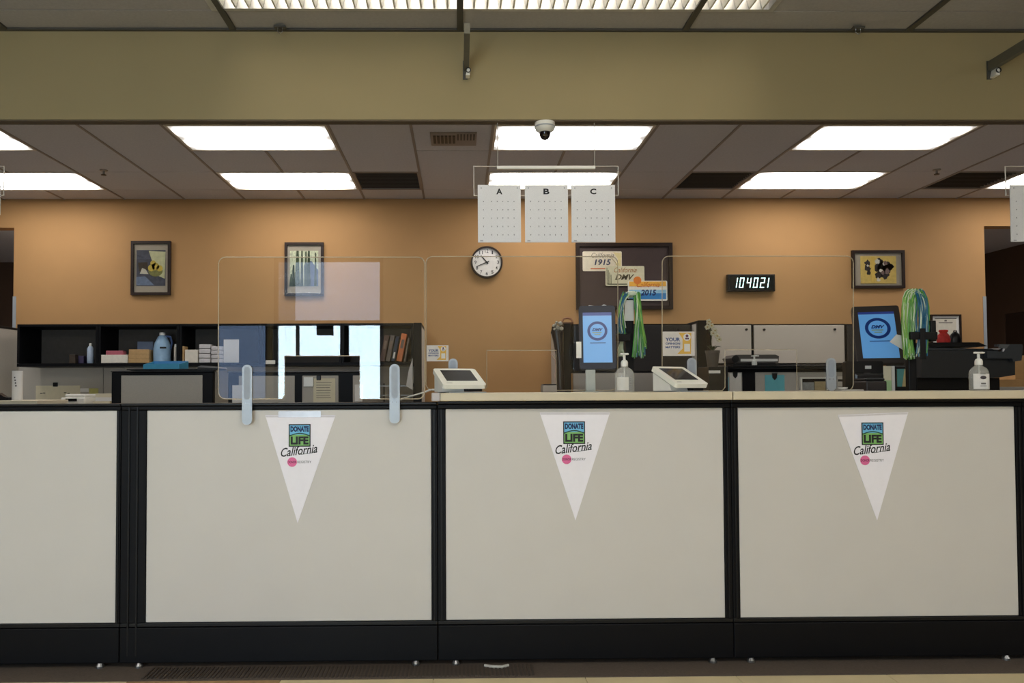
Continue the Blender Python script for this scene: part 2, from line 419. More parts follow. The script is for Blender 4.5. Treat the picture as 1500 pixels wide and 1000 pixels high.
# lobby louvre light
lc = (lt0+lt1)/2
t = thing('louvre_light', 'long lit louvre ceiling light in front of the header beam', 'ceiling light', (lc, 3.55, CZ))
part(t, 'light_frame', box(box(box(box(NB(), lt0-.028, lt1+.028, 3.86, 3.884, CZ-.006, CZ+.05), lt0-.028, lt1+.028, 3.222, 3.246, CZ-.006, CZ+.05), lt0-.028, lt0, 3.246, 3.86, CZ-.006, CZ+.05), lt1, lt1+.028, 3.246, 3.86, CZ-.006, CZ+.05), M('aluminium', (200, 200, 200), .35, metal=.6))
m_tubeglow = M('lit_tubes', (255, 246, 232), .5, var=.01, emit=5.0)
part(t, 'lamp_panel', box(NB(), lt0, lt1, 3.25, 3.855, CZ+.09, CZ+.10), m_tubeglow)
nb = 42
mv = bpy.data.meshes
for i in range(nb):
    x = lt0+(lt1-lt0)*(i+.5)/nb
    part(t, 'louvre_blade', prism(NB(), [(x-.004, CZ-.004), (x+.004, CZ-.004), (x+.018, CZ+.06), (x-.018, CZ+.06)], 3.25, 3.855), M('louvre_metal', (226, 224, 216), .3, metal=.4))
# lobby lights behind the camera position (same fittings)
for i, (x, y) in enumerate(((-2.9, 0.45), (0.6, 0.45), (4.1, 0.45), (-2.9, -1.6), (0.6, -1.6), (4.1, -1.6))):
    tt = thing('unseen_light', 'surface ceiling light over the lobby floor away from the counter', 'ceiling light', (x, y, CZ), 'lobby ceiling lights')
    part(tt, 'diffuser', box(NB(), x-.6, x+.6, y-.15, y+.15, CZ-.06, CZ-.012, .01), M('lobby_diffuser', (255, 252, 246), .5, var=.01, emit=LAMP_LOBBY))
    part(tt, 'mounting_plate', box(NB(), x-.6, x+.6, y-.15, y+.15, CZ-.011, CZ-.001), m_white)

for x in (-5.2, 4.2):  # out-of-view hall lights, added to brighten the hall ceiling
    tt = thing('unseen_light', 'added unseen ceiling light in the dim hall behind the tan wall', 'ceiling light', (x, 9.0, CZ), 'added hall lights')
    part(tt, 'diffuser', box(NB(), x-.6, x+.6, 8.2, 8.8, CZ-.06, CZ-.012, .01), M('added_hall_diffuser', (255, 240, 220), .5, var=.01, emit=22))
    part(tt, 'mounting_plate', box(NB(), x-.6, x+.6, 8.2, 8.8, CZ-.011, CZ-.001), m_white)
# return-air grilles and the supply vent
for c, lb in ((2, 'black return-air grille in the ceiling between tree picture and wall clock'), (7, 'black return-air grille in the ceiling above the plate board'), (11, 'black return-air grille in the ceiling above the framed yellow abstract')):
    x = XG+PIT*(c+.5); y = 7.115
    t = thing('air_grille', lb, 'air vent', (x, y, CZ), 'return-air grilles')
    part(t, 'grille_box', box(box(NB(), x-.285, x+.285, y-.295, y+.295, CZ+.06, CZ+.065), x-.287, x-.283, y-.295, y+.295, CZ, CZ+.06), m_blackp)
    part(t, 'grille_frame', frame_h(x, y, .585, .60, .018), m_grid)
    for i in range(12): part(t, 'slat', box(NB(), x-.27, x+.27, y-.27+.048*i, y-.262+.048*i, CZ+.004, CZ+.04), M('slat_dark', (60, 54, 48), .6))
x = XG+PIT*3.5; y = 5.895
t = thing('supply_vent', 'grey ceiling tile with a slotted supply vent near the dome camera', 'air vent', (x, y, CZ))
part(t, 'vent_tile', box(NB(), x-.287, x+.287, y-.298, y+.298, CZ, CZ+.01), m_tile)
vx0, vx1 = P(631, 199, 5.9).x, P(698, 199, 5.9).x
part(t, 'vent_face', box(NB(), vx0, vx1, y-.15, y+.15, CZ-.012, CZ, .004), m_grid)
for i in range(6): part(t, 'vent_slot', box(NB(), vx0+.02+i*.029, vx0+.04+i*.029, y-.10, y+.08, CZ-.016, CZ-.0121), m_blackp)
for i in range(6): part(t, 'vent_slot', box(NB(), vx0+.2+i*.024, vx0+.212+i*.024, y-.13, y+.0, CZ-.016, CZ-.0121), m_blackp)

# sprinklers
def sprinkler(px, py, Y, label):
    p = P(px, py, Y)
    t = thing('fire_sprinkler', label, 'sprinkler', (p.x, Y, CZ-.05))
    part(t, 'escutcheon', lathe(NB(), [(.03, -.008), (.034, 0)], (p.x, Y, CZ)), m_steel)
    part(t, 'sprinkler_body', cyl(NB(), (p.x, Y, CZ-.008), (p.x, Y, CZ-.035), .009), m_steel)
    part(t, 'deflector', lathe(NB(), [(.022, -.045), (.022, -.040), (.008, -.035)], (p.x, Y, CZ)), M('dark_bronze', (50, 40, 34), .4, metal=.5))
sprinkler(152, 244, 6.75, 'small sprinkler head in the ceiling on the still life side')
sprinkler(1372, 245, 6.75, 'small sprinkler head in the ceiling near the hall opening past the printer')
def ceiling_clip(px, label):
    x = P(px, 33, 4.0).x
    t = thing('ceiling_hook', label, 'hook', (x, 4.03, CZ-.04))
    part(t, 'clip_plate', box(NB(), x-.03, x+.03, 4.02, 4.05, CZ-.022, CZ-.013), m_dkgrid)
    part(t, 'hook_wire', tube(NB(), [(x-.012, 4.035, CZ-.022), (x-.014, 4.035, CZ-.04), (x, 4.035, CZ-.05), (x+.014, 4.035, CZ-.04), (x+.012, 4.035, CZ-.022)], .003), m_steel)
ceiling_clip(408, 'small metal hook on the lobby ceiling edge, by the left end of the louvre light')
ceiling_clip(1262, 'small metal hook on the lobby ceiling edge, beyond the right end of the louvre light')
# bracket arms projecting from the beam
for px, lb in ((683, 'thin grey bracket arm on the header beam above the slotted supply vent'), (1450, 'thin grey metal bracket arm on the header beam above the printer side')):
    p = P(px, 103, BEAM)
    t = thing('bracket_arm', lb, 'bracket', (p.x, BEAM, p.z))
    part(t, 'arm_bar', box(NB(), p.x-.014, p.x+.014, 3.66, BEAM-.004, p.z-.005, p.z+.045), M('grey_arm', (104, 102, 90), .5, metal=.3))
    part(t, 'wall_plate', box(NB(), p.x-.018, p.x+.006, BEAM-.004, BEAM, p.z-.05, p.z+.05), m_dkgrid)
    part(t, 'end_clip', prism(NB(), [(p.x-.004, p.z-.045), (p.x+.018, p.z-.045), (p.x+.018, p.z-.005), (p.x+.006, p.z-.005)], BEAM-.05, BEAM-.004), m_white)
    part(t, 'clip_loop', disc(NB(), (p.x+.010, p.z-.02), .014, BEAM-.056, BEAM-.051, 14, .010), m_blackp)

# dome camera under the beam
p = P(799, 179, BEAM+.0); zb = bz-.008
t = thing('dome_camera', 'white dome security camera with dark bubble under the header beam', 'camera', (p.x, BEAM+.03, zb-.1))
c = (p.x, BEAM+.03, zb)
part(t, 'camera_base', lathe(NB(), [(.030, -.052), (.048, -.04), (.054, -.02), (.054, 0)], c, 24), m_white, smooth=True)
part(t, 'base_ring', lathe(NB(), [(.0545, -.026), (.0555, -.024), (.0555, -.021), (.0545, -.019)], c, 24), m_grey)
part(t, 'bubble', lathe(NB(), [(.004, -.092), (.016, -.087), (.025, -.075), (.030, -.060), (.031, -.050)], c, 24), M('smoked_bubble', (30, 22, 22), .12), smooth=True)

# ------------------------------------------------------------------ hanging lettered boards
def sign_set(dx, letters, Y, label, plate, boards, rod, wires):
    x0, x1, z0, z1 = RC(plate, Y)
    t = thing('hanging_sign', label, 'sign', ((x0+x1)/2, Y, z0), 'lettered boards hanging under the beam')
    part(t, 'clear_plate', box(NB(), x0, x1, Y+.004, Y+.009, z0, z1), m_clear)
    part(t, 'plate_edge', frame(NB(), x0-.001, x1+.001, z0-.001, z1+.001, Y+.0035, Y+.0095, .003), M('frosted_edge', (210, 206, 196), .3))
    a0, a1, b0, b1 = RC(rod, Y)
    part(t, 'hanger_rail', box(NB(), a0, a1, Y-.006, Y+.018, b0, b1, .002), m_white)
    for wx in wires:
        xx = P(wx, 210, Y).x
        part(t, 'hanger_wire', cyl(NB(), (xx, Y+.006, b1-.002), (xx, Y+.006, bz-.008), .0022, n=6), M('wire', (200, 196, 190), .4, metal=.4))
    for r, ch in boards:
        c0, c1, d0, d1 = RC(r, Y)
        bd = part(t, 'letter_board', box(NB(), c0, c1, Y-.004, Y+.003, d0, d1, .001), M('board_white', (236, 236, 238), .6, var=.05, scale=300))
        w, h = c1-c0, d1-d0
        if ch: part(bd, 'letter', text(NB(), ch, c0+w*.43, c0+w*.57, d1-h*.165, d1-h*.065, Y-.0048, bold=.035), m_ink)
        mk = NB()
        for rr in range(5):
            for cc, fx in enumerate((.13, .32, .45, .58, .70, .84)):
                zz = d1-h*(.29+.145*rr); hh = random.uniform(.005, .0075)
                box(mk, c0+w*fx-.0014, c0+w*fx+.0014, Y-.0052, Y-.0042, zz-hh/2, zz+hh/2)
                if random.random() < .6: box(mk, c0+w*fx-.003, c0+w*fx+.003, Y-.0052, Y-.0042, zz+hh/2-.001, zz+hh/2)
        box(mk, c0+w*.05, c0+w*.12, Y-.0052, Y-.0042, d0+h*.02, d0+h*.03)
        part(bd, 'printed_marks', mk, M('faint_ink', (110, 110, 116), .7), kind='stuff')
        pins = NB()
        for fx in (.08, .92): disc(pins, (c0+w*fx, d1-h*.055), .0035, Y-.0055, Y-.0041, 8)
        part(bd, 'pin_pair', pins, m_grey)
    return t
SY = 4.122
sign_set(0, 'ABC', SY, 'clear hanging plate with white boards lettered A, B and C', (694, 243, 906, 286),
         [((700, 271, 763, 355), 'A'), ((769, 271, 832, 355), 'B'), ((837, 271, 901, 355), 'C')], (728, 243, 872, 247.5), (729, 871))
sign_set(0, '', SY, 'clear hanging plate with white boards by the right-hand hall opening', (1474, 243, 1684, 286),
         [((1480, 271, 1543, 354), 'A'), ((1549, 271, 1612, 354), 'B'), ((1617, 271, 1681, 354), 'C')], (1508, 243, 1650, 247.5), (1509, 1649))
sign_set(0, '', SY, 'clear hanging plate with white boards by the left-hand hall opening', (-206, 243, 5, 286),
         [((-200, 271, -137, 355), 'A'), ((-131, 271, -68, 355), 'B'), ((-63, 271, 0.5, 315), '')], (-172, 243, -28, 247.5), (-171, -29))

# ------------------------------------------------------------------ service counter
CF = 3.20
zl_top = P(400, 590, 3.18).z; zr_top = P(850, 587, 3.18).z
zp1 = P(850, 598, CF).z; zp0 = P(850, 906, CF).z
xs = lambda px: P(px, 750, CF).x
mods = [(-240, -225, 171, 178), (178, 215, 632, 641), (641, 653, 1060, 1071), (1071, 1082, 1488, 1498), (1498, 1509, 1700, 1720)]
clab = ['counter panel without worktop and pennant, left of the pennant panels', 'counter panel with shield clamps hooked over its bare black rail', 'counter panel under the worktop, holding the first card terminal',
        'counter panel under the worktop, in front of the office printer', 'last counter panel beyond the printer']
for i, (a, b, c, d) in enumerate(mods):
    ztop = zl_top if i < 2 else zr_top
    xa, xb, xc, xd = map(xs, (a, b, c, d))
    t = thing('counter_panel', clab[i], 'counter', ((xa+xd)/2, CF+.04, 0), 'service counter panels')
    part(t, 'core', box(NB(), xa+.001, xd-.001, CF+.012, CF+.07, 0.03, ztop-.012), m_black)
    part(t, 'face_panel', box(NB(), xb, xc, CF-.004, CF+.012, zp0, zp1, .003), m_fabric, label='pale grey-beige laminate face')
    part(t, 'top_rail', box(NB(), xa+.001, xd-.001, CF-.012, CF+.075, zp1+.001, ztop-.011, .004), m_black)
    part(t, 'top_cap', box(NB(), xa+.001, xd-.001, CF-.018, CF+.080, ztop-.010, ztop, .003), m_blackp)
    part(t, 'base_rail', box(NB(), xa+.001, xd-.001, CF-.014, CF+.012, .022, zp0-.018, .004), m_black)
    part(t, 'bottom_bead', box(NB(), xa+.001, xd-.001, CF-.010, CF+.012, zp0-.016, zp0-.001, .002), m_blackp)
    for s0, s1 in ((xa, xb), (xc, xd)):
        if s1-s0 < .002: continue
        part(t, 'stile', box(NB(), s0+.001, s1-.001, CF-.010, CF+.012, zp0, zp1, .002), m_black)
        if s1-s0 > .06:
            for fx in (.33, .66): part(t, 'stile_groove', box(NB(), s0+(s1-s0)*fx-.004, s0+(s1-s0)*fx+.004, CF-.0155, CF-.0101, .05, zp1+.015, .002), m_blackp)
        else: part(t, 'stile_groove', box(NB(), (s0+s1)/2-.003, (s0+s1)/2+.003, CF-.0145, CF-.0101, zp0, zp1, .001), m_blackp)
    for fx in (.06, .93):
        part(t, 'leveling_foot', lathe(NB(), [(.016, .002), (.016, .010), (.008, .0215)], (xa+(xd-xa)*fx, CF-.002, 0), 10), m_steel)
# worktops
zw1 = P(850, 574.5, 3.13).z; zw0 = P(850, 586.5, 3.13).z
for (a, b, lb) in ((632, 1073, 'beige laminate worktop holding the two card terminals'), (1074.5, 1720, 'beige laminate worktop beside the seam, in front of the printer')):
    x0, x1 = P(a, 580, 3.13).x, P(b, 580, 3.13).x
    t = thing('worktop', lb, 'worktop', ((x0+x1)/2, 3.3, zw0), 'counter worktops')
    part(t, 'surface', box(NB(), x0+(.035 if a == 632 else 0), x1, 3.13, 3.52, max(zw0, zr_top+.0005), zw1, .004), m_edge)
    if a == 632: part(t, 'end_cap', box(NB(), x0, x0+.0345, 3.13, 3.52, max(zw0, zr_top+.0005), zw1+.001, .004), m_endcap)
# staff desk behind the counter
x0, x1 = xs(-200), xs(1700)
t = thing('staff_desk', 'long staff desk behind the counter, mostly hidden', 'desk', (0, 3.9, 0))
part(t, 'desk_top', box(NB(), x0, x1, 3.56, 4.45, .71, .74, .004), m_edge)
for fx in (.02, .34, .66, .98): part(t, 'desk_leg', box(NB(), x0+(x1-x0)*fx-.03, x0+(x1-x0)*fx+.03, 3.7, 4.4, 0, .71), m_black)
DT = .74
# a scrap under the counter
p = P(728, 967, 3.17)
solo('cable_scrap', 'pale bit of cable peeking out under the counter base', 'cable', tube(NB(), [(p.x-.05, 3.165, .009), (p.x-.02, 3.150, .009), (p.x+.02, 3.148, .009), (p.x+.045, 3.165, .009)], .006), M('pale_cable', (190, 186, 176), .5))

# pennants
def pennant(cx, ty, bx, by, label, rot=0, tape=False):
    Y = CF-.007
    q = lambda px, py: (P(px, py, Y).x, P(px, py, Y).z)
    o = q(bx, by)
    t = thing('pennant', label, 'pennant', (o[0], Y, o[1]), 'triangular pennants on the counter')
    part(t, 'pennant_sheet', prism(NB(), [q(cx-51.5, ty+rot), q(bx, by), q(cx+51.5, ty-rot)], Y, Y+.002), M('pennant_white', (242, 239, 246), .6, var=.015))
    if rot >= 0:
        hem = NB(); a, b = q(cx-51, ty+rot+.5), q(cx+51, ty-rot+.5)
        prism(hem, [a, (a[0]+.003, a[1]-.007), (b[0]-.003, b[1]-.007), b], Y-.001, Y-.0001); part(t, 'hem', hem, M('hem_white', (214, 210, 214), .6))
    lx = cx-1 if not tape else cx-1
    R = lambda a, b, c, d: RC((lx+a, ty+b, lx+c, ty+d), Y)
    x0, x1, z0, z1 = R(-16, 13, 16, 46)
    part(t, 'logo_border', frame(NB(), x0, x1, z0, z1, Y-.0015, Y-.0002, .0042), m_ink)
    zm = z0+(z1-z0)*.53
    part(t, 'logo_sky', box(NB(), x0+.0042, x1-.0042, Y-.001, Y-.0002, zm, z1-.0042), M('logo_blue', (110, 185, 225), .6))
    part(t, 'logo_field', box(NB(), x0+.0042, x1-.0042, Y-.001, Y-.0002, z0+.0042, zm), M('logo_green', (128, 184, 104), .6))
    hill = NB(); w = x1-x0
    up = [(x0+.0042+(w-.0084)*i/8, zm+.010*math.sin(math.pi*i/8)-.002) for i in range(9)]
    prism(hill, up+[(x, z-.0045) for x, z in reversed(up)], Y-.0014, Y-.0011); part(t, 'logo_hill', hill, M('logo_hill', (20, 70, 60), .6))
    part(t, 'lettering', text(NB(), 'DONATE', x0+.007, x1-.007, z1-.031, z1-.008, Y-.0016, bold=.06), M('logo_navy', (18, 40, 90), .6))
    part(t, 'lettering', text(NB(), 'LIFE', x0+.008, x1-.008, z0+.009, zm-.007, Y-.0016, bold=.05), m_ink)
    x0, x1, z0, z1 = R(-28, 46.5, 26, 58)
    part(t, 'lettering', text(NB(), 'California', x0, x1, z0, z1+.004, Y-.0008, shear=.4, rot=.12, bold=.012), m_ink)
    x0, x1, z0, z1 = R(2, 56, 26, 57)
    un = NB(); prism(un, [(x0, z0-.002), (x1, z0+.008), (x1, z0+.0095), (x0, z0)], Y-.0009, Y-.0002); part(t, 'underline', un, m_ink)
    x0, x1, z0, z1 = R(-18, 61.5, -4, 75.5)
    part(t, 'logo_dot', disc(NB(), ((x0+x1)/2, (z0+z1)/2), (x1-x0)/2, Y-.0009, Y-.0002), M('logo_pink', (226, 110, 160), .6))
    zc = (z0+z1)/2
    part(t, 'lettering', text(NB(), 'DONOR', x0+.002, x1-.001, zc-.005, zc+.005, Y-.0014, bold=.02), M('logo_plum', (120, 30, 70), .6))
    part(t, 'lettering', text(NB(), 'REGISTRY', x1+.002, x1+.058, zc-.005, zc+.005, Y-.0008), M('logo_grey', (70, 70, 80), .6))
    if tape:
        x0, x1, z0, z1 = RC((cx-32, ty-6, cx+30, ty+3), Y)
        part(t, 'tape', box(NB(), x0, x1, Y-.0020, Y-.0012, z0, z1), M('tape', (225, 225, 235), .15, alpha=.55))
pennant(440, 608, 436, 766, 'white triangular pennant taped to the panel with shield clamps', 0, True)
pennant(842, 604, 843, 762, 'white triangular pennant under the hand sanitizer and blue kiosk')
pennant(1279, 605.5, 1285, 762, 'white triangular pennant hanging slightly tilted on the printer-side panel', 2)

# ------------------------------------------------------------------ clear shields with clamps
def shield(label, outline, Y, clamps, cut):
    q = lambda px, py: (P(px, py, Y).x, P(px, py, Y).z)
    x0, y0, x1, y1 = outline; a, b, c = cut     # pass-through opening: x from, x to, top
    r = 10
    def arc(cx, cy, s, n=5): return [(cx+r*math.cos(math.radians(s+90*i/n)), cy+r*math.sin(math.radians(s+90*i/n))) for i in range(n+1)]
    pts = arc(x0+r, y0+r, 180)+arc(x1-r, y0+r, 270)+arc(x1-r, y1-r, 0)+[(b, y1), (b, c), (a, c)]+[(a, y1-5), (a-4, y1)]+arc(x0+r, y1-r, 90)
    wp = [q(*p) for p in pts]
    zmin = min(z for _, z in wp)
    t = thing('clear_shield', label, 'shield', ((wp[0][0]+q(x1, y0)[0])/2, Y, zmin), 'clear counter shields')
    part(t, 'acrylic_sheet', prism(NB(), wp, Y-.003, Y+.003), m_clear)
    e = part(t, 'polished_edge', tube(NB(), [(x, Y, z) for x, z in wp], .0024, 5, True), m_acedge)
    for (r4, yy, th) in clamps:
        k0, k1, z0, z1 = RC(r4, yy)
        cl = part(t, 'clamp', prism(NB(), rrect(k0, k1, z0, z1, (k1-k0)*.49), yy, yy+th), m_grey, label='grey rounded clamp plate', smooth=False)
        part(cl, 'clamp_inset', prism(NB(), rrect(k0+.008, k1-.008, z0+(z1-z0)*.42, z1-.008, (k1-k0)*.28), yy-.0012, yy-.0001), M('clamp_inset', (150, 157, 166), .45))
        for s in (-1, 1): part(cl, 'screw', disc(NB(), ((k0+k1)/2+s*.008, z0+(z1-z0)*.36), .0032, yy-.0016, yy-.0001, 10), m_steel)
    return t
S1Y = 3.172
shield('clear shield with a bright window reflection, clamped to the bare rail', (320, 376.5, 622, 584), S1Y,
       [((354.5, 534, 369, 622), S1Y-.010, .006), ((570.5, 533, 585.5, 620), S1Y-.010, .006)], (417, 527, 521))
S2Y = 3.46
shield('clear shield on the worktop in front of the wall clock', (624, 375.5, 905, 571.5), S2Y,
       [((657, 525, 670.5, 572.5), S2Y-.010, .006), ((858, 528, 872, 572.5), S2Y-.010, .006)], (713, 815, 513))
shield('clear shield on the worktop in front of the digital clock', (970, 375, 1250, 572), S2Y,
       [((1007, 524, 1020.5, 572.5), S2Y-.010, .006), ((1211, 524, 1225, 572.5), S2Y-.010, .006)], (1062, 1167, 512))

# opinion cards taped to the shields
def card(r, Y, label):
    x0, x1, z0, z1 = RC(r, Y); w, h = x1-x0, z1-z0
    t = thing('opinion_card', label, 'card', ((x0+x1)/2, Y, z0), 'printed opinion cards')
    part(t, 'card_sheet', box(NB(), x0, x1, Y, Y+.003, z0, z1), M('card_white', (236, 226, 220), .5))
    X = lambda f: x0+w*f
    Z = lambda f: z0+h*f
    y = Y-.0008
    part(t, 'gold_print', prism(NB(), [(X(.5), Z(.95)), (X(.9), Z(.95)), (X(.88), Z(.08)), (X(.45), Z(.08)), (X(.62), Z(.3)), (X(.62), Z(.7))], y, y+.0005), M('gold_print', (226, 178, 78), .6))
    part(t, 'lettering', text(NB(), 'YOUR', X(.08), X(.54), Z(.60), Z(.75), y-.0006, bold=.03), M('print_navy', (40, 70, 130), .6))
    part(t, 'lettering', text(NB(), 'OPINION', X(.08), X(.54), Z(.46), Z(.55), y-.0006, bold=.03), M('print_navy', (40, 70, 130), .6))
    part(t, 'lettering', text(NB(), 'MATTERS', X(.08), X(.54), Z(.31), Z(.40), y-.0006, bold=.03), M('print_navy', (40, 70, 130), .6))
    part(t, 'picture_patch', disc(NB(), (X(.76), Z(.77)), h*.15, y-.0006, y-.0001), m_paper)
    fg = NB(); disc(fg, (X(.76), Z(.82)), h*.06, y-.0012, y-.0007, 10); disc(fg, (X(.73), Z(.71)), h*.04, y-.0012, y-.0007, 10); disc(fg, (X(.79), Z(.71)), h*.04, y-.0012, y-.0007, 10)
    part(t, 'picture_print', fg, M('plum_print', (96, 50, 80), .6))
    part(t, 'blank_square', box(NB(), X(.67), X(.85), y-.0006, y-.0001, Z(.18), Z(.49)), m_paper)
card((625, 505.5, 657, 529), S2Y+.0035, 'opinion card on the shield edge beside the bare rail')
card((971, 485.5, 1017.5, 521), S2Y+.0035, 'large opinion card on the shield edge near the white orchid')

# ------------------------------------------------------------------ things on the worktop
WT = zw1
m_scr = M('dark_screen', (38, 36, 38), .15, var=.05, scale=8)
def terminal(px, w, h, tilt, yaw, label):
    o = Vector((P(px, 566, 3.24).x, 3.20, WT))
    t = thing('card_terminal', label, 'card terminal', o, 'white card terminals')
    tl = math.radians(tilt)
    base = Matrix.Translation(o) @ Matrix.Rotation(math.radians(yaw), 4, 'Z')
    plate = base @ Matrix.Translation((0, 0, .024)) @ Matrix.Rotation(-tl, 4, 'X')
    part(t, 'bezel', xf(prism(NB(), rrect(-w/2, w/2, 0, h, .012), -.009, .009), plate), M('terminal_white', (244, 242, 230), .3, var=.01))
    part(t, 'display', xf(box(NB(), -w*.36, w*.36, -.0102, -.0091, h*.24, h*.88), plate), m_scr)
    part(t, 'brand_line', xf(box(NB(), -w*.40, -w*.27, -.0098, -.0091, h*.10, h*.125), plate), M('pale_grey_print', (190, 188, 180), .5))
    D, H = h*math.sin(tl), h*math.cos(tl)
    part(t, 'wedge_stand', xf(prism_x(NB(), [(.035, .0045), (D*.98, .0045), (D*.98, H+.006), (.045, .030)], -w/2+.008, w*.05), base), m_white)
    part(t, 'card_slot_unit', xf(box(NB(), w*.08, w/2-.012, .012, D*.8, .005, .020, .004), base), m_blackp)
    part(t, 'base_plate', xf(box(NB(), -w*.36, w*.5, .0, D+.01, 0, .004), base), m_grey)
terminal(681, .188, .155, 63, 20, 'white tilted card terminal at the end of the worktop')
terminal(1010, .178, .165, 63, 28, 'white tilted card terminal below the large opinion card')

def wrap(o, R, sy, z0, z1, x0, x1, n=10):      # a label wrapped round an oval bottle
    b = NB(); rows = []
    for k in range(n+1):
        x = x0+(x1-x0)*k/n; y = -sy*math.sqrt(max(0, R*R-x*x))
        rows.append((b.verts.new((o[0]+x, o[1]+y, o[2]+z0)), b.verts.new((o[0]+x, o[1]+y, o[2]+z1))))
    for (a, c), (d, e) in zip(rows, rows[1:]): b.faces.new((a, d, e, c))
    return b
def sanitizer(px, Y, hpx, label, style):
    c = P(px, 573, Y); x = c.x; k = hpx
    t = thing('hand_sanitizer', label, 'bottle', (x, Y, WT), 'pump bottles of hand sanitizer')
    o = (x, Y, WT)
    part(t, 'bottle', lathe(NB(), [(.038, 0), (.041, .004), (.041, .070), (.039, .082), (.030, .094), (.016, .103), (.012, .106)], o, 28, 1, .62), M('sanitizer_gel', (226, 224, 216), .12, var=.03, alpha=.32), smooth=True)
    part(t, 'collar', lathe(NB(), [(.015, .106), (.015, .122), (.012, .130), (.006, .134)], o, 20), m_white, smooth=True)
    pm = NB(); cyl(pm, (x, Y, WT+.134), (x, Y, WT+.154), .0055); box(pm, x-.018, x+.018, Y-.008, Y+.008, WT+.154, WT+.162, .003); box(pm, x-.006, x+.006, Y-.032, Y-.008, WT+.154, WT+.160, .002)
    part(t, 'pump', pm, m_white)
    part(t, 'dip_tube', cyl(NB(), (x, Y, WT+.01), (x, Y, WT+.105), .003), M('clear_tube', (225, 225, 220), .2, alpha=.6))
    yl = Y-.0255
    if style == 0:
        part(t, 'label_sheet', wrap(o, .0416, .63, .008, .062, -.034, .012), M('clear_label', (240, 236, 224), .4, alpha=.7))
        pl = NB()
        for i in range(7): box(pl, x+.017, x+.017+random.uniform(.008, .012), yl+.001, yl+.002, WT+.016+i*.007, WT+.018+i*.007)
        part(t, 'fine_print', pl, M('label_grey', (120, 116, 110), .6), kind='stuff')
    else:
        part(t, 'label_sheet', wrap(o, .0416, .63, .006, .070, -.034, .034), m_paper)
        e = NB(); prism(e, [(x+.013*math.cos(a*math.pi/8), WT+.054+.007*math.sin(a*math.pi/8)) for a in range(16)], yl-.0026, yl-.0021)
        part(t, 'label_emblem', e, M('emblem', (74, 66, 70), .6))
        pl = NB(); box(pl, x-.010, x+.010, yl-.0026, yl-.0021, WT+.026, WT+.032); box(pl, x-.013, x+.013, yl-.0026, yl-.0021, WT+.018, WT+.020); box(pl, x-.011, x+.011, yl-.0026, yl-.0021, WT+.068, WT+.070)
        part(t, 'fine_print', pl, M('label_grey', (120, 116, 110), .6))
sanitizer(915, 3.26, 58, 'clear pump bottle of hand sanitizer beside the blue kiosk', 0)
sanitizer(1434.5, 3.26, 56, 'white-labelled pump bottle of hand sanitizer in front of the printer', 1)

bitem('notepad', 'small dark-topped notepad on the worktop by the hanging bag', 'notepad', (795, 564, 816, 573), 3.42, .09, M('pad_grey', (150, 140, 130), .7), z0=WT)
bitem('notepad_cover', 'black folded cover lying on the small notepad', 'notepad', (796, 562.3, 815, 564), 3.42, .09, m_blackp)
x0, x1, z0, z1 = RC((1229, 566, 1262, 573), 3.42)
t = thing('pen_dish', 'white oval dish and flat tray on the worktop by the monitor', 'dish', ((x0+x1)/2, 3.45, WT))
part(t, 'tray', box(NB(), x0, x1, 3.40, 3.50, WT, WT+.006, .002), M('tray_grey', (186, 182, 176), .5))
part(t, 'dish', lathe(NB(), [(.010, .0065), (.020, .010), (.022, .016), (.018, .015), (.008, .010)], (x0+.026, 3.44, WT), 20, 1, .8), m_white, smooth=True)
# white cable
pts = [P(578, 588.5, 3.30), P(592, 583, 3.31), P(607, 578.5, 3.33), P(622, 574, 3.36), P(630, 570.5, 3.38)]
for px in (640, 652): v = P(px, 572, 3.39); v.z = WT+.012; pts.append(v)
solo('white_cable', 'white cable running from the rail to the card terminal', 'cable', tube(tube(NB(), pts, .0032), [p+Vector((.010, .012, .002)) for p in pts], .0028), m_white)

# ------------------------------------------------------------------ kiosks
m_kscr = M('kiosk_screen', (92, 150, 206), .25, var=.02, scale=2, emit=.36)
m_kblue = M('screen_navy', (16, 48, 112), .3, var=.02, emit=.15)
m_kcap = M('kiosk_case', (12, 17, 36), .35, var=.05, spec=.3)
def kiosk(M4, w, h, sw, sh, sz, t, case, ringr, rz):
    part(t, 'kiosk_case', xf(prism(NB(), rrect(-w/2, w/2, 0, h, .012), -.012, .018), M4), case)
    part(t, 'screen', xf(box(NB(), -sw/2, sw/2, -.0135, -.0121, sz, sz+sh), M4), m_kscr)
    part(t, 'screen_banner', xf(box(NB(), -sw/2, sw/2, -.0138, -.0121, sz+sh+.0005, sz+sh+.014), M4), M('banner_navy', (40, 60, 130), .3, emit=.25))
    part(t, 'logo_ring', xf(disc(NB(), (0, rz), ringr, -.0144, -.0136, 36, ringr*.74), M4), m_kblue)
    b = NB(); text(b, 'DMV', -ringr*.52, ringr*.55, rz-ringr*.02, rz+ringr*.30, -.0146, shear=.35, bold=.05)
    part(t, 'logo_lettering', xf(b, M4), m_kblue)
    b = NB(); box(b, -ringr*.5, ringr*.42, -.0146, -.0138, rz-ringr*.22, rz-ringr*.13); box(b, -ringr*.3, ringr*.3, -.0146, -.0138, rz-ringr*.42, rz-ringr*.34)
    part(t, 'logo_lines', xf(b, M4), M('logo_olive', (120, 140, 90), .3, emit=.2))
    b = NB(); box(b, -ringr*.75, ringr*.8, -.0146, -.0138, rz-ringr*1.27, rz-ringr*1.2)
    part(t, 'caption_line', xf(b, M4), m_kblue)
KY = 3.36
x0, x1, z0, z1 = RC((849, 447, 902, 541), KY)
t = thing('kiosk', 'blue-lit upright kiosk screen beside the pompom with hanging streamers', 'kiosk', ((x0+x1)/2, KY, WT), 'check-in kiosk screens')
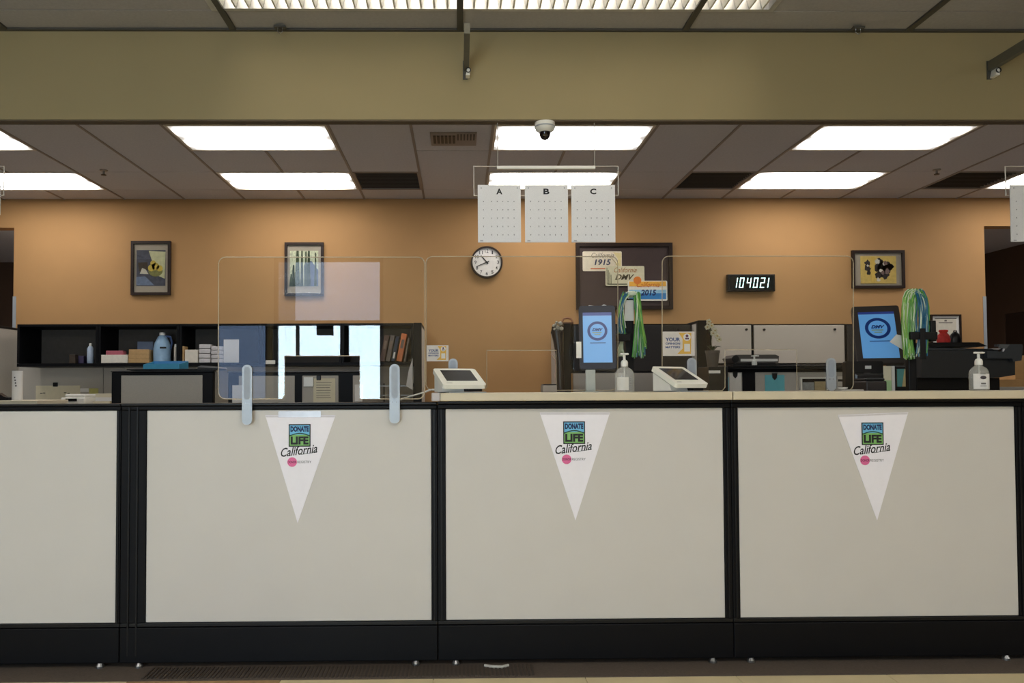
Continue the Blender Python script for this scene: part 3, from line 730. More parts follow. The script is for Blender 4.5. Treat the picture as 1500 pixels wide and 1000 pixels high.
M4 = Matrix.Translation(((x0+x1)/2, KY, z0)) @ Matrix.Rotation(math.radians(-6), 4, 'Z') @ Matrix.Rotation(math.radians(-10), 4, 'X')
h = (z1-z0)/math.cos(math.radians(10)); w = x1-x0
kiosk(M4, w, h, w*.79, h*.74, h*.10, t, m_kcap, w*.275, h*.595)
pc0, pc1 = P(858, 557, KY).x, P(872, 557, KY).x
part(t, 'kiosk_post', box(NB(), pc0, pc1, KY-.006, KY+.010, WT+.004, z0-.0005, .002), M('post_grey', (176, 180, 172), .45))
part(t, 'kiosk_foot', box(NB(), pc0-.008, pc1+.008, KY-.03, KY+.05, WT, WT+.004), M('post_grey', (176, 180, 172), .45))
cr = NB(); tube(cr, [M4 @ Vector((-w*.22, .0, h+.004)), M4 @ Vector((-w*.1, -.004, h-.002)), M4 @ Vector((w*.08, .0, h-.006)), M4 @ Vector((w*.2, .0, h+.004)), M4 @ Vector((w*.42, .0, h-.010))], [.002, .005, .004, .006, .002], 6)
part(t, 'plastic_wrap', cr, M('wrap', (205, 205, 205), .2))
x0, x1, z0, z1 = RC((845, 500, 851, 524), KY-.02)
part(t, 'side_card', box(NB(), x0, x1+.004, KY-.005, KY-.002, z0, z1), m_white)

KY2 = 4.08
pb = P(1291.5, 533, KY2)
M4 = Matrix.Translation(pb) @ Matrix.Rotation(math.radians(-16), 4, 'Z') @ Matrix.Rotation(math.radians(-24), 4, 'X')
sc2 = KY2/F_PX
w, h = 65*sc2, 88*sc2/math.cos(math.radians(24))
t = thing('kiosk', 'tilted kiosk screen in a charcoal case next to the second pompom', 'kiosk', (pb.x, KY2, DT), 'check-in kiosk screens')
kiosk(M4, w, h, w*.76, h*.765, h*.085, t, M('charcoal_case', (48, 42, 40), .4), w*.27, h*.60)
part(t, 'kiosk_post', box(NB(), pb.x+.005, pb.x+.035, KY2+.05, KY2+.08, DT+.012, pb.z+.12, .004), m_black)
part(t, 'kiosk_foot', box(NB(), pb.x-.06, pb.x+.07, KY2-.03, KY2+.14, DT, DT+.012, .004), m_black)
# paper slip at the kiosk's side
q = [P(1300, 501, 3.72), P(1310, 490, 3.72), P(1324, 493, 3.72), P(1322, 514, 3.72)]
solo('paper_slip', 'white printed slip sticking out between tilted kiosk and pompom stand', 'paper', prism(NB(), [(p.x, p.z) for p in q], 3.70, 3.7015), m_paper)

# ------------------------------------------------------------------ pompom stands
SC = [M('streamer_green', (84, 150, 62), .4), M('streamer_blue', (44, 104, 136), .4), M('streamer_white', (206, 218, 192), .4), M('streamer_lime', (140, 186, 84), .4)]
def strands(t, names, top, tips, Y, cols, n):
    bms = {}
    for i in range(n):
        (tx, ty, spread, ex, ey, es) = random.choice(tips)
        a = P(top[0]+random.uniform(-6, 6), top[1]+random.uniform(0, 5), Y)
        mid = P(tx+random.uniform(-spread, spread), ty, Y-.01+random.uniform(-.02, .02))
        end = P(ex+random.uniform(-es, es), ey+random.uniform(-7, 3), Y-.005+random.uniform(-.025, .02))
        a.y += random.uniform(-.012, .012)
        pts = []
        for k in range(7):
            s = k/6; p = a*(1-s)**2+mid*2*s*(1-s)+end*s*s; pts.append(p)
        c = random.choice(cols); bms.setdefault(c, NB())
        tube(bms[c], pts, .0028, 4)
    for c, b in bms.items(): part(t, names[c], b, SC[c], kind='stuff')
NMS = ['green_streamers', 'blue_streamers', 'white_streamers', 'lime_streamers']
Y = 3.70
p = P(926, 470, Y)
t = thing('pompom_stand', 'black camera pole with green and blue pompom hanging in two tails', 'pompom', (p.x, Y, DT), 'pompoms on black stands')
part(t, 'pole', box(NB(), p.x-.026, p.x+.014, Y+.03, Y+.06, DT+.015, P(926, 436, Y).z, .004), m_blackp)
part(t, 'foot', box(NB(), p.x-.05, p.x+.05, Y-.05, Y+.13, DT, DT+.015, .004), m_blackp)
x0, x1, z0, z1 = RC((918, 457, 929, 469), Y); part(t, 'white_tag', box(NB(), x0-.004, x1+.003, Y+.022, Y+.028, z0, z1+.06), m_paper)
x0, x1, z0, z1 = RC((902, 489, 922, 500), Y); part(t, 'clamp_arm', box(NB(), x0, x1, Y-.03, Y+.03, z0, z1, .003), m_blackp)
kn = NB(); a = P(925, 430, Y); lathe(kn, [(.012, -.018), (.030, -.008), (.032, .004), (.015, .012)], (a.x, Y+.005, a.z), 12)
part(t, 'knot', kn, SC[2], smooth=True)
strands(t, NMS, (918, 427), [(903, 448, 3, 910, 493, 6), (907, 440, 4, 912, 487, 5)], Y-.005, [0, 1, 1, 2, 3, 2, 1], 46)
strands(t, NMS, (931, 427), [(936, 440, 4, 935, 522, 9), (939, 460, 4, 938, 520, 7), (938, 455, 3, 945, 508, 2)], Y-.005, [0, 0, 1, 2, 3, 0], 72)
tail = NB()
for i in range(6): tube(tail, [P(909+i*.7, 500, Y), P(906+i*1.3, 512, Y), P(905+i*2, 522, Y)], .003, 5)
part(t, 'white_tail', tail, SC[2])
Y = 3.68
p = P(1341, 470, Y)
t = thing('pompom_stand', 'black camera pole with round-topped green pompom strapped by a crossbar', 'pompom', (p.x, Y, DT), 'pompoms on black stands')
part(t, 'pole', box(NB(), p.x-.019, p.x+.019, Y+.03, Y+.062, DT+.015, P(1341, 440, Y).z, .004), m_blackp)
part(t, 'foot', box(NB(), p.x-.05, p.x+.05, Y-.05, Y+.13, DT, DT+.015, .004), m_blackp)
x0, x1, z0, z1 = RC((1325, 487, 1364, 498), Y); part(t, 'crossbar', box(NB(), x0, x1, Y-.052, Y-.034, z0, z1, .003), m_blackp)
x0, x1, z0, z1 = RC((1338, 482, 1346, 527), Y); part(t, 'strap', box(NB(), x0, x1, Y-.056, Y-.0525, z0, z1, .001), m_blackp)
x0, x1, z0, z1 = RC((1358, 470, 1366, 500), Y); part(t, 'side_box', box(NB(), x0, x1, Y-.03, Y+.04, z0, z1, .003), m_blackp)
kn = NB(); a = P(1341, 430, Y); lathe(kn, [(.03, -.05), (.042, -.03), (.040, -.012), (.028, .004), (.010, .012)], (a.x, Y+.028, a.z-.004), 14)
part(t, 'knot', kn, SC[0], smooth=True)
strands(t, NMS, (1338, 423), [(1314, 428, 3, 1328, 521, 4), (1320, 432, 3, 1330, 524, 6), (1328, 436, 4, 1334, 524, 6)], Y-.012, [0, 3, 3, 2, 0, 2], 120)
strands(t, NMS, (1340, 423), [(1338, 440, 6, 1340, 488, 5)], Y-.0, [0, 3, 2, 1], 50)
strands(t, NMS, (1343, 423), [(1366, 428, 3, 1354, 519, 4), (1360, 432, 3, 1352, 521, 5), (1352, 438, 4, 1348, 520, 6)], Y-.012, [1, 1, 2, 0, 2], 110)

# ------------------------------------------------------------------ back wall: pictures, clocks, plate board
WY = BACK
def picture(r, label, matw, inner, painter, group='framed pictures on the tan wall'):
    x0, x1, z0, z1 = RC(r, WY-.02)
    t = thing('framed_picture', label, 'picture', ((x0+x1)/2, WY-.015, z0), group)
    part(t, 'frame', frame(NB(), x0, x1, z0, z1, WY-.032, WY-.002, .026), m_wood)
    part(t, 'mat_board', box(NB(), x0+.026, x1-.026, WY-.012, WY-.004, z0+.026, z1-.026), m_matb)
    a0, a1, b0, b1 = RC(inner, WY-.02)
    painter(t, a0, a1, b0, b1, WY-.0125)
    part(t, 'glazing', box(NB(), x0+.026, x1-.026, WY-.022, WY-.020, z0+.026, z1-.026), m_clear)
def still_life(t, x0, x1, z0, z1, y):
    w, h = x1-x0, z1-z0; X = lambda f: x0+w*f; Z = lambda f: z0+h*f
    part(t, 'print', box(NB(), x0, x1, y-.001, y, z0, z1), M('print_slate', (70, 72, 86), .7, var=.3, scale=20))
    part(t, 'print_wall', prism(NB(), [(X(.42), Z(.98)), (X(1), Z(.95)), (X(.98), Z(.2)), (X(.7), Z(.3))], y-.002, y-.0011), M('print_ivory', (206, 204, 160), .7, var=.12, scale=25))
    part(t, 'print_cloth', prism(NB(), [(X(0), Z(.25)), (X(.3), Z(.27)), (X(.62), Z(.02)), (X(.0), Z(.02))], y-.002, y-.0011), M('print_bluegrey', (110, 124, 150), .7, var=.2, scale=30))
    part(t, 'print_bowl', prism(NB(), [(X(.66)+w*.25*math.cos(a), Z(.42)+h*.16*math.sin(a)*(1 if math.sin(a) < 0 else .4)) for a in [i*math.pi/10 for i in range(20)]], y-.003, y-.0021), M('print_olive', (128, 126, 70), .7, var=.2, scale=40))
    fr = NB()
    for fx, fz, rr in ((.52, .50, .12), (.66, .54, .13), (.8, .49, .11), (.58, .63, .1)): disc(fr, (X(fx), Z(fz)), w*rr, y-.0045, y-.0031, 14)
    part(t, 'print_fruit', fr, M('print_yellow', (214, 186, 80), .7, var=.15, scale=40))
    part(t, 'print_jug', prism(NB(), [(X(.12), Z(.34)), (X(.2), Z(.5)), (X(.32), Z(.46)), (X(.42), Z(.33))], y-.0035, y-.0021), M('print_cream', (214, 206, 188), .7, var=.1))
    part(t, 'print_dark', prism(NB(), [(X(.05), Z(.65)), (X(.38), Z(.66)), (X(.4), Z(.45)), (X(.1), Z(.4))], y-.0026, y-.0021), M('print_umber', (58, 44, 30), .7, var=.3, scale=40))
def trees(t, x0, x1, z0, z1, y):
    w, h = x1-x0, z1-z0; X = lambda f: x0+w*f; Z = lambda f: z0+h*f
    part(t, 'print', box(NB(), x0, x1, y-.001, y, z0, z1), M('print_leaf', (206, 210, 180), .7, var=.35, scale=35, stretch=(2.5, 1, 1)))
    part(t, 'print_mist', prism(NB(), [(X(.5), Z(.0)), (X(1), Z(0)), (X(1), Z(.45)), (X(.75), Z(.72)), (X(.5), Z(.6))], y-.0014, y-.0011), M('print_mist', (92, 104, 136), .7, var=.25, scale=25, stretch=(3, 1, .4)))
    for fx, tp, tw_, c in ((.12, .6, .07, 0), (.26, 1, .10, 1), (.42, 1, .06, 0), (.56, .98, .06, 1), (.66, 1, .08, 0), (.9, .95, .05, 1), (.04, .35, .06, 1)):
        part(t, 'print_trunk', prism(NB(), [(X(fx-tw_), Z(0)), (X(fx+tw_), Z(0)), (X(fx+tw_*.5), Z(tp)), (X(fx-tw_*.3), Z(tp))], y-.002-.0002*c, y-.0015), M('print_pine%d' % c, ((44, 58, 34), (62, 76, 48))[c], .7, var=.4, scale=50))
def abstract(t, x0, x1, z0, z1, y):
    w, h = x1-x0, z1-z0; X = lambda f: x0+w*f; Z = lambda f: z0+h*f
    part(t, 'print', box(NB(), x0, x1, y-.006, y, z0, z1), M('print_gold', (222, 190, 104), .7, var=.12, scale=18))
    rnd = random.Random(3)
    def blob(cx, cz, r, mat, d):
        b = NB(); n = 11
        prism(b, [(X(cx)+w*r*1.35*rnd.uniform(.5, 1.1)*math.cos(2*math.pi*i/n), Z(cz)+w*r*1.35*rnd.uniform(.5, 1.2)*math.sin(2*math.pi*i/n)) for i in range(n)], y-.0064-d, y-.0061)
        part(t, 'print_blot', b, mat)
    dk = M('print_black', (50, 42, 40), .7, var=.3, scale=40); lt = M('print_pale', (222, 214, 200), .7, var=.1); br = M('print_mauve', (128, 104, 100), .7, var=.2)
    for cx, cz, r in ((.2, .75, .07), (.19, .55, .08), (.23, .38, .05), (.48, .6, .09), (.62, .55, .14), (.75, .6, .13), (.5, .3, .1), (.68, .3, .1), (.84, .62, .08), (.55, .8, .08)): blob(cx, cz, r, dk, 0)
    for cx, cz, r in ((.48, .8, .06), (.49, .14, .05), (.66, .72, .04), (.57, .46, .04), (.2, .65, .025)): blob(cx, cz, r, lt, .0006)
    for cx, cz, r in ((.62, .4, .05), (.74, .45, .06), (.7, .75, .05)): blob(cx, cz, r, br, .0009)
    part(t, 'print_band', box(NB(), X(.29), X(.39), y-.0078, y-.0061, Z(.02), Z(.98)), M('print_ochre', (212, 178, 84), .7, var=.1))
picture((192, 353, 250, 432), 'black-framed still life print with yellow fruit bowl', 0, (199.5, 366, 242, 418.5), still_life)
picture((417, 355, 474, 433), 'dark-framed print of tall green tree trunks', 0, (424.5, 367, 466, 419), trees)
picture((1248, 366.5, 1325, 422), 'dark-framed wide abstract print on yellow ground', 0, (1261, 375, 1313, 415), abstract)

# round wall clock
c = P(713, 384, WY-.03); R = 23.3*WY/F_PX
t = thing('wall_clock', 'round white wall clock with dark brown rim', 'clock', (c.x, WY-.03, c.z-R))
part(t, 'rim', disc(NB(), (c.x, c.z), R, WY-.05, WY-.002, 48, R*.90), m_wood, smooth=True)
part(t, 'dial', disc(NB(), (c.x, c.z), R*.905, WY-.03, WY-.004, 48), M('dial_white', (232, 226, 220), .5))
for i in range(1, 13):
    a = math.radians(90-30*i); nx, nz = c.x+R*.71*math.cos(a), c.z+R*.71*math.sin(a)
    ww = .021 if i < 10 else .034
    part(t, 'numeral', text(NB(), str(i), nx-ww/2*(.6 if i == 1 else 1), nx+ww/2*(.6 if i == 1 else 1), nz-.017, nz+.017, WY-.0312, bold=.01), m_ink)
def hand(ang, ln, wd, y):
    a = math.radians(90-ang); d = Vector((math.cos(a), math.sin(a))); nrm = Vector((-d.y, d.x))
    q = [Vector((c.x, c.z))-d*ln*.22+nrm*wd, Vector((c.x, c.z))-d*ln*.22-nrm*wd, Vector((c.x, c.z))+d*ln-nrm*wd*.5, Vector((c.x, c.z))+d*ln+nrm*wd*.5]
    return prism(NB(), [tuple(v) for v in q], y-.002, y)
part(t, 'hour_hand', hand(320, R*.56, .007, WY-.034), m_ink)
part(t, 'minute_hand', hand(247, R*.72, .005, WY-.038), m_ink)
part(t, 'hub', disc(NB(), (c.x, c.z), .009, WY-.042, WY-.033, 12), m_ink)

# board with three licence plates
x0, x1, z0, z1 = RC((844, 355.5, 985.5, 453), WY-.03)
t = thing('plate_board', 'dark brown framed display board on the tan wall', 'display board', ((x0+x1)/2, WY-.02, z0))
part(t, 'frame', frame(NB(), x0, x1, z0, z1, WY-.036, WY-.002, .036), m_wood)
part(t, 'backing', box(NB(), x0+.036, x1-.036, WY-.016, WY-.003, z0+.036, z1-.036), M('brown_backing', (66, 50, 46), .6, var=.05))
def plate(r, label, base, num, numc, Y, extra, nfit, shear, scol=(170, 120, 60)):
    a0, a1, b0, b1 = RC(r, Y); w, h = a1-a0, b1-b0
    t = thing('license_plate', label, 'license plate', ((a0+a1)/2, Y, b0), 'license plates on the board')
    part(t, 'plate_metal', prism(NB(), rrect(a0, a1, b0, b1, .014), Y, Y+.004), base)
    X = lambda f: a0+w*f; Z = lambda f: b0+h*f
    part(t, 'state_script', text(NB(), 'California', X(.22), X(.8), Z(.68), Z(.93), Y-.0012, shear=.35), M('script_%s' % num, scol, .6))
    part(t, 'plate_number', text(NB(), num, X(nfit[0]), X(nfit[1]), Z(nfit[2]), Z(nfit[3]), Y-.0016, shear=shear, bold=.03), numc)
    extra(t, X, Z, Y, w, h)
def ex1(t, X, Z, Y, w, h):
    part(t, 'yellow_wash', prism(NB(), [(X(.78), Z(.96)), (X(.975), Z(.9)), (X(.975), Z(.2)), (X(.85), Z(.3)), (X(.9), Z(.6))], Y-.0008, Y-.0001), M('wash_yellow', (222, 206, 150), .6))
    part(t, 'poppy_arc', tube(NB(), [(X(.62), Y-.001, Z(.8)), (X(.74), Y-.001, Z(.66)), (X(.84), Y-.001, Z(.42)), (X(.86), Y-.001, Z(.3))], .003, 5), M('arc_brown', (150, 130, 90), .6))
    part(t, 'bottom_line', box(NB(), X(.2), X(.58), Y-.0012, Y-.0001, Z(.10), Z(.15)), M('line_orange', (206, 100, 50), .6))
def ex2(t, X, Z, Y, w, h):
    for i in range(4): part(t, 'palm_stripe', box(NB(), X(.03+.035*i), X(.045+.035*i), Y-.001, Y-.0001, Z(.08), Z(.92-.12*i)), M('stripe_dark', (70, 74, 50), .6))
    part(t, 'bottom_line', box(NB(), X(.05), X(.55), Y-.001, Y-.0001, Z(.06), Z(.11)), M('stripe_dark', (70, 74, 50), .6))
def ex3(t, X, Z, Y, w, h):
    part(t, 'orange_band', box(NB(), X(.03), X(.97), Y-.0009, Y-.0001, Z(.72), Z(.96)), M('band_orange', (240, 180, 70), .6, var=.1, scale=12))
    part(t, 'blue_band', box(NB(), X(.03), X(.97), Y-.0009, Y-.0001, Z(.08), Z(.38)), M('band_blue', (52, 128, 190), .6, var=.12, scale=12))
    part(t, 'sky_band', box(NB(), X(.03), X(.97), Y-.0009, Y-.0001, Z(.38), Z(.55)), M('band_sky', (150, 196, 220), .6, var=.1, scale=12))
    part(t, 'sun_badge', disc(NB(), (X(.24), Z(1.02)), w*.10, Y-.002, Y+.003, 20), M('badge_orange', (226, 130, 50), .6))
navy = M('plate_navy', (26, 42, 84), .5)
plate((853.5, 368, 911, 397), 'cream license plate numbered 1915', M('plate_cream', (226, 214, 190), .5), '1915', navy, WY-.022, ex1, (.3, .72, .30, .60), .2, (120, 112, 100))
plate((887, 389.5, 944, 418.5), 'pale license plate with bold dark italic letters', M('plate_pale', (216, 210, 178), .5), 'DMV', M('plate_bronze', (84, 76, 50), .5), WY-.028, ex2, (.24, .74, .30, .58), .4, (176, 120, 70))
plate((920, 411, 977.5, 440.5), 'orange and blue license plate numbered 2015', M('plate_white', (232, 228, 214), .5), '2015', M('plate_navy2', (20, 36, 90), .5), WY-.034, ex3, (.32, .72, .26, .56), .2, (200, 90, 30))

# digital clock
x0, x1, z0, z1 = RC((1066, 401.5, 1135.5, 426.5), WY-.05)
t = thing('digital_clock', 'black digital wall clock with glowing white digits', 'clock', ((x0+x1)/2, WY-.03, z0))
part(t, 'clock_case', box(NB(), x0, x1, WY-.055, WY-.002, z0, z1, .005), m_blackp)
part(t, 'display_window', box(NB(), x0+.018, x1-.018, WY-.0565, WY-.0551, z0+.016, z1-.016), M('display_dark', (16, 24, 26), .2))
SEG = {'0': 'abcdef', '1': 'bc', '2': 'abged', '4': 'fgbc'}
m_led = M('lit_digits', (214, 255, 250), .4, var=.01, emit=2.2)
for ch, px in zip('104021', (1080, 1086.5, 1097, 1107, 1117, 1126)):
    if ch == '1': px -= 3
    cx = P(px, 414, WY-.057).x; zc = P(px, 414, WY-.057).z; hw, hh, tk = .021, .050, .0085
    b = NB()
    sh = lambda x, z: (x+(z-zc)*.16, z)
    def bar(xa, za, xb, zb): prism(b, [sh(xa, za), sh(xb, za), sh(xb, zb), sh(xa, zb)], WY-.0582, WY-.0568)
    for s in SEG[ch]:
        if s == 'a': bar(cx-hw, zc+hh-tk, cx+hw, zc+hh)
        if s == 'd': bar(cx-hw, zc-hh, cx+hw, zc-hh+tk)
        if s == 'g': bar(cx-hw, zc-tk/2, cx+hw, zc+tk/2)
        if s == 'f': bar(cx-hw, zc+.004, cx-hw+tk, zc+hh-.002)
        if s == 'e': bar(cx-hw, zc-hh+.002, cx-hw+tk, zc-.004)
        if s == 'b': bar(cx+hw-tk, zc+.004, cx+hw, zc+hh-.002)
        if s == 'c': bar(cx+hw-tk, zc-hh+.002, cx+hw, zc-.004)
    part(t, 'digit', b, m_led)

# framed certificate
x0, x1, z0, z1 = RC((1363.5, 460.5, 1408, 506), WY-.02)
t = thing('certificate', 'black-framed white certificate above the office printer', 'certificate', ((x0+x1)/2, WY-.015, z0))
part(t, 'frame', frame(NB(), x0, x1, z0, z1, WY-.03, WY-.002, .016), m_wood)
part(t, 'mat_board', box(NB(), x0+.016, x1-.016, WY-.014, WY-.004, z0+.016, z1-.016), m_paper)
part(t, 'sheet', box(NB(), x0+.045, x1-.045, WY-.016, WY-.0141, z0+.045, z1-.040), M('certificate_paper', (206, 198, 182), .7))
ln = NB(); cxm = (x0+x1)/2
box(ln, x0+.043, x1-.043, WY-.0175, WY-.0161, z1-.042, z1-.036); box(ln, cxm-.07, cxm+.07, WY-.0175, WY-.0161, z1-.086, z1-.079); box(ln, cxm-.012, cxm+.012, WY-.0175, WY-.0161, z1-.068, z1-.056)
part(t, 'printed_lines', ln, M('soft_ink', (90, 84, 80), .7))

# ------------------------------------------------------------------ back workstations
HY = 7.33
zt = P(300, 474, HY).z; zs1 = P(300, 531, HY).z; zs0 = P(300, 534, HY).z
def divider(pxa, pxb, Yf, pyt, label):
    xa, xb = P(pxa, 520, Yf).x, P(pxb, 520, Yf).x; z = P((pxa+pxb)/2, pyt, Yf).z
    t = thing('divider_panel', label, 'partition', ((xa+xb)/2, Yf, 0), 'workstation dividers')
    part(t, 'front_post', box(NB(), xa, xb, Yf, Yf+.05, 0, z, .004), m_black)
    part(t, 'divider_fabric', box(NB(), xa+.004, xb-.004, Yf+.051, BACK-.06, .05, z-.022), m_screen)
    part(t, 'divider_cap', box(NB(), xa, xb, Yf+.051, BACK-.06, z-.021, z, .003), m_black)
divider(-62, -50, 6.9, 470, 'grey fabric divider beside the left hall opening')
divider(606, 617.5, 6.95, 472.5, 'grey fabric divider beside the leaning binders')
divider(826, 836.5, 6.75, 473.5, 'dark-posted divider with a bag hanging on it')
divider(1023, 1036, 6.65, 469, 'grey fabric divider beside the orchid')
def backpanel(pa, pb, label, mat=m_screen):
    xa, xb = P(pa, 560, 7.72).x, P(pb, 560, 7.72).x
    solo('cubicle_back', label, 'partition', box(NB(), xa, xb, 7.735, 7.775, 0, zt-.03, .003), mat, 'cubicle back panels')
backpanel(25, 150, 'grey fabric back panel behind the shelf with a single bottle')
backpanel(150.6, 615, 'long grey fabric back panel under the cluttered shelves')
backpanel(840, 970, 'grey fabric back panel under the dark cabinet')
backpanel(1040, 1262, 'grey fabric back panel under the pale overhead doors')
def hutch(pa, pb, label, lo=None):
    xa, xb = P(pa, 500, HY).x, P(pb, 500, HY).x; k = .022
    t = thing('open_hutch', label, 'shelf', ((xa+xb)/2, 7.5, zs0), 'black open overhead shelves')
    part(t, 'hutch_top', box(NB(), xa, xb, HY, 7.73, zt-k, zt), m_black)
    part(t, 'shelf_board', box(NB(), xa, xb, HY, 7.73, zs0-.012, zs1-.0015), m_black)
    part(t, 'side_panel', box(NB(), xa, xa+k, HY, 7.73, zs1, zt-k), m_black)
    part(t, 'side_panel', box(NB(), xb-k, xb, HY, 7.73, zs1, zt-k), m_black)
    part(t, 'hutch_back', box(NB(), xa+k, xb-k, 7.715, 7.73, zs1, zt-k), M('hutch_back', (84, 78, 72), .8))
hutch(25, 143.5, 'black open shelf holding a single pale bottle')
hutch(144, 262, 'black open shelf holding the gallon jug and boxes')
hutch(262.5, 381, 'black open shelf holding white stacked boxes')
hutch(381.5, 500, 'black open shelf seen through the window reflection')
hutch(500.5, 605.5, 'black open shelf holding leaning binders')
def cabinet(pa, pb, label, mat, pyb=533, HY=HY):
    xa, xb = P(pa, 500, HY).x, P(pb, 500, HY).x; z0 = P((pa+pb)/2, pyb, HY).z; z1 = P((pa+pb)/2, 474, HY).z
    t = thing('overhead_cabinet', label, 'cabinet', ((xa+xb)/2, 7.5, z0), 'overhead cabinets')
    part(t, 'cabinet_body', box(NB(), xa, xb, HY+.02, HY+.40, z0, z1), m_black)
    d = part(t, 'cabinet_door', box(NB(), xa+.012, xb-.012, HY, HY+.019, z0+.008, z1-.014, .004), mat)
    for fx in ((.12, .88) if pb-pa > 100 else (.85,)):
        x = xa+(xb-xa)*fx; part(d, 'door_bumper', cyl(NB(), (x, HY, z1-.055), (x, HY-.014, z1-.055), .011), m_blackp)
m_door = M('pale_door', (206, 196, 182), .6, var=.02, scale=5)
m_dkdoor = M('dark_door_fabric', (44, 40, 38), .7, var=.08, scale=60)
cabinet(838, 1014, 'dark overhead cabinet behind the blue kiosk', m_dkdoor, 545, 6.82)
cabinet(1041, 1102.5, 'narrow pale overhead cabinet beside the orchid', m_door)
cabinet(1103, 1239, 'wide pale overhead cabinet under the digital clock', m_door)
cabinet(1239.5, 1300, 'dark overhead cabinet behind the tilted kiosk', m_dkdoor)
# desk along the back wall, carries the taller clutter
bx0, bx1 = P(0, 580, 7.3).x, P(604, 580, 7.3).x
t = thing('back_desk', 'long desk along the back wall under the black shelves', 'desk', (0, 7.3, 0))
part(t, 'desk_top', box(NB(), bx0, bx1, 6.98, 7.73, .71, .74), m_edge)
for fx in (.02, .5, .98): part(t, 'desk_leg', box(NB(), bx0+(bx1-bx0)*fx-.02, bx0+(bx1-bx0)*fx+.02, 7.05, 7.7, 0, .71), m_black)

# things on the open shelves
IY = 7.335
def bottle(px, r4, Y, z0, name, label, mats, prof, group=None):
    x0, x1, a, b = RC(r4, Y); R = (x1-x0)/2; H = b-z0; c = ((x0+x1)/2, Y+.05, z0)
    t = thing(name, label, 'bottle', c, group)
    part(t, 'bottle_body', lathe(NB(), [(R*r, H*z) for r, z in prof[0]], c, 18), mats[0], smooth=True)
    part(t, 'bottle_cap', lathe(NB(), [(R*r, H*z) for r, z in prof[1]], c, 14), mats[1], smooth=True)
    return t, c, R, H
bottle(128, (124, 502, 133.5, 531), IY, zs1, 'small_bottle', 'pale blue plastic bottle alone on its black shelf', (M('pale_blue_plastic', (178, 192, 212), .3), m_white),
       ([(.9, 0), (1, .03), (1, .72), (.6, .84), (.4, .86)], [(.42, .861), (.42, .99), (.3, 1)]))
bitem('dark_cup', 'small dark brown holder beside the pale blue bottle', 'cup', (101, 519, 110, 531), IY, .06, M('dark_brown', (56, 44, 32), .6), zs1)
bitem('purple_box', 'low purple box between dark holder and pale bottle', 'box', (110.6, 521, 122.5, 531), IY+.08, .1, M('purple', (70, 60, 92), .6), zs1)
bitem('white_carton', 'flat white carton under a red packet', 'box', (148, 519.5, 187, 531), IY, .14, M('carton_white', (228, 220, 206), .7), zs1)
zc = P(167, 519.5, IY).z
bitem('red_packet', 'dark red and pink packet lying on the white carton', 'packet', (155, 513.5, 180, 519.5), IY+.01, .08, M('dusty_red', (176, 90, 104), .6), zc)
for i, (a, b) in enumerate(((525, 531), (518.5, 525), (511.5, 518.5))):
    bitem('brown_box', ('flat tan box at the bottom of its stack, beside the gallon jug', 'flat tan box in the middle of its stack, beside the gallon jug', 'flat tan box on top of its stack, beside the gallon jug')[i], 'box',
          (187.8+i*.4, a, 218-i*.3, b+(.0)), IY, .14, M('tan_box', (190, 154, 104), .7, var=.1), zs1 if i == 0 else P(203, b, IY).z+.0005, 'stack of tan boxes')
bitem('blue_card', 'blue-grey card standing behind the stacked tan boxes', 'card', (201, 500, 224, 531), IY+.20, .01, M('bluegrey_card', (120, 134, 160), .7), zs1)
x0, x1, a, b = RC((220.5, 486, 245.5, 531), IY); c = ((x0+x1)/2, IY+.08, zs1); R = (x1-x0)/2; H = b-zs1
t = thing('gallon_jug', 'translucent pale blue gallon jug with a handle on the shelf', 'jug', c)
part(t, 'jug_body', lathe(NB(), [(R*.92, 0), (R, .02*H), (R, .48*H), (R*.86, .66*H), (R*.5, .86*H), (R*.28, .91*H)], c, 22), M('jug_blue', (150, 184, 214), .3, var=.05), smooth=True)
part(t, 'jug_cap', lathe(NB(), [(R*.34, .911*H), (R*.34, .99*H), (R*.3, H)], c, 16), m_white)
part(t, 'jug_handle', tube(NB(), [(c[0]+R*.35, c[1], c[2]+H*.88), (c[0]+R*.95, c[1], c[2]+H*.86), (c[0]+R*1.15, c[1], c[2]+H*.66), (c[0]+R*.95, c[1], c[2]+H*.44)], R*.13, 8), M('jug_handle', (60, 84, 130), .3), smooth=True)
part(t, 'jug_label', box(NB(), c[0]+R*.1, c[0]+R*.85, c[1]-R-.004, c[1]-R+.0, c[2]+H*.46, c[2]+H*.52), m_ink)
bottle(254, (252, 503.5, 257.5, 531), IY, zs1, 'slim_tube', 'slim white tube standing beside the gallon jug', (M('bone', (206, 196, 180), .5), m_white), ([(.9, 0), (1, .05), (1, .85)], [(.8, .851), (.7, 1)]))
bitem('white_card_box', 'plain white carton beside the bound paper stacks', 'box', (270.8, 512, 289.5, 531), IY, .1, M('carton_white', (228, 220, 206), .7), zs1)
bitem('thin_carton', 'thin tan carton standing beside the plain white carton', 'box', (267, 507, 270, 531), IY+.002, .1, M('tan_box', (190, 154, 104), .7), zs1)
for s, (pa, pb, pt, nn) in enumerate(((291.5, 308, 503.5, 4), (309.5, 326, 506.5, 4))):
    ya = 531
    for i in range(nn):
        hh = (531-pt)/nn
        zb = zs1 if i == 0 else P(300, 531-hh*i, IY).z+.0006
        bitem('paper_bundle', ('bottom', 'second lowest', 'second highest', 'top')[i]+(' white paper bundle of the taller stack by the plain carton', ' white paper bundle of the lower stack by the standing sheet')[s], 'paper', (pa+random.uniform(-.3, .3), 531-hh*(i+1)+.6, pb, 531-hh*i), IY, .16, M('bundle', (204, 200, 200), .7, var=.05), zb, ('bundles in the taller stack', 'bundles in the lower stack')[s], .004)
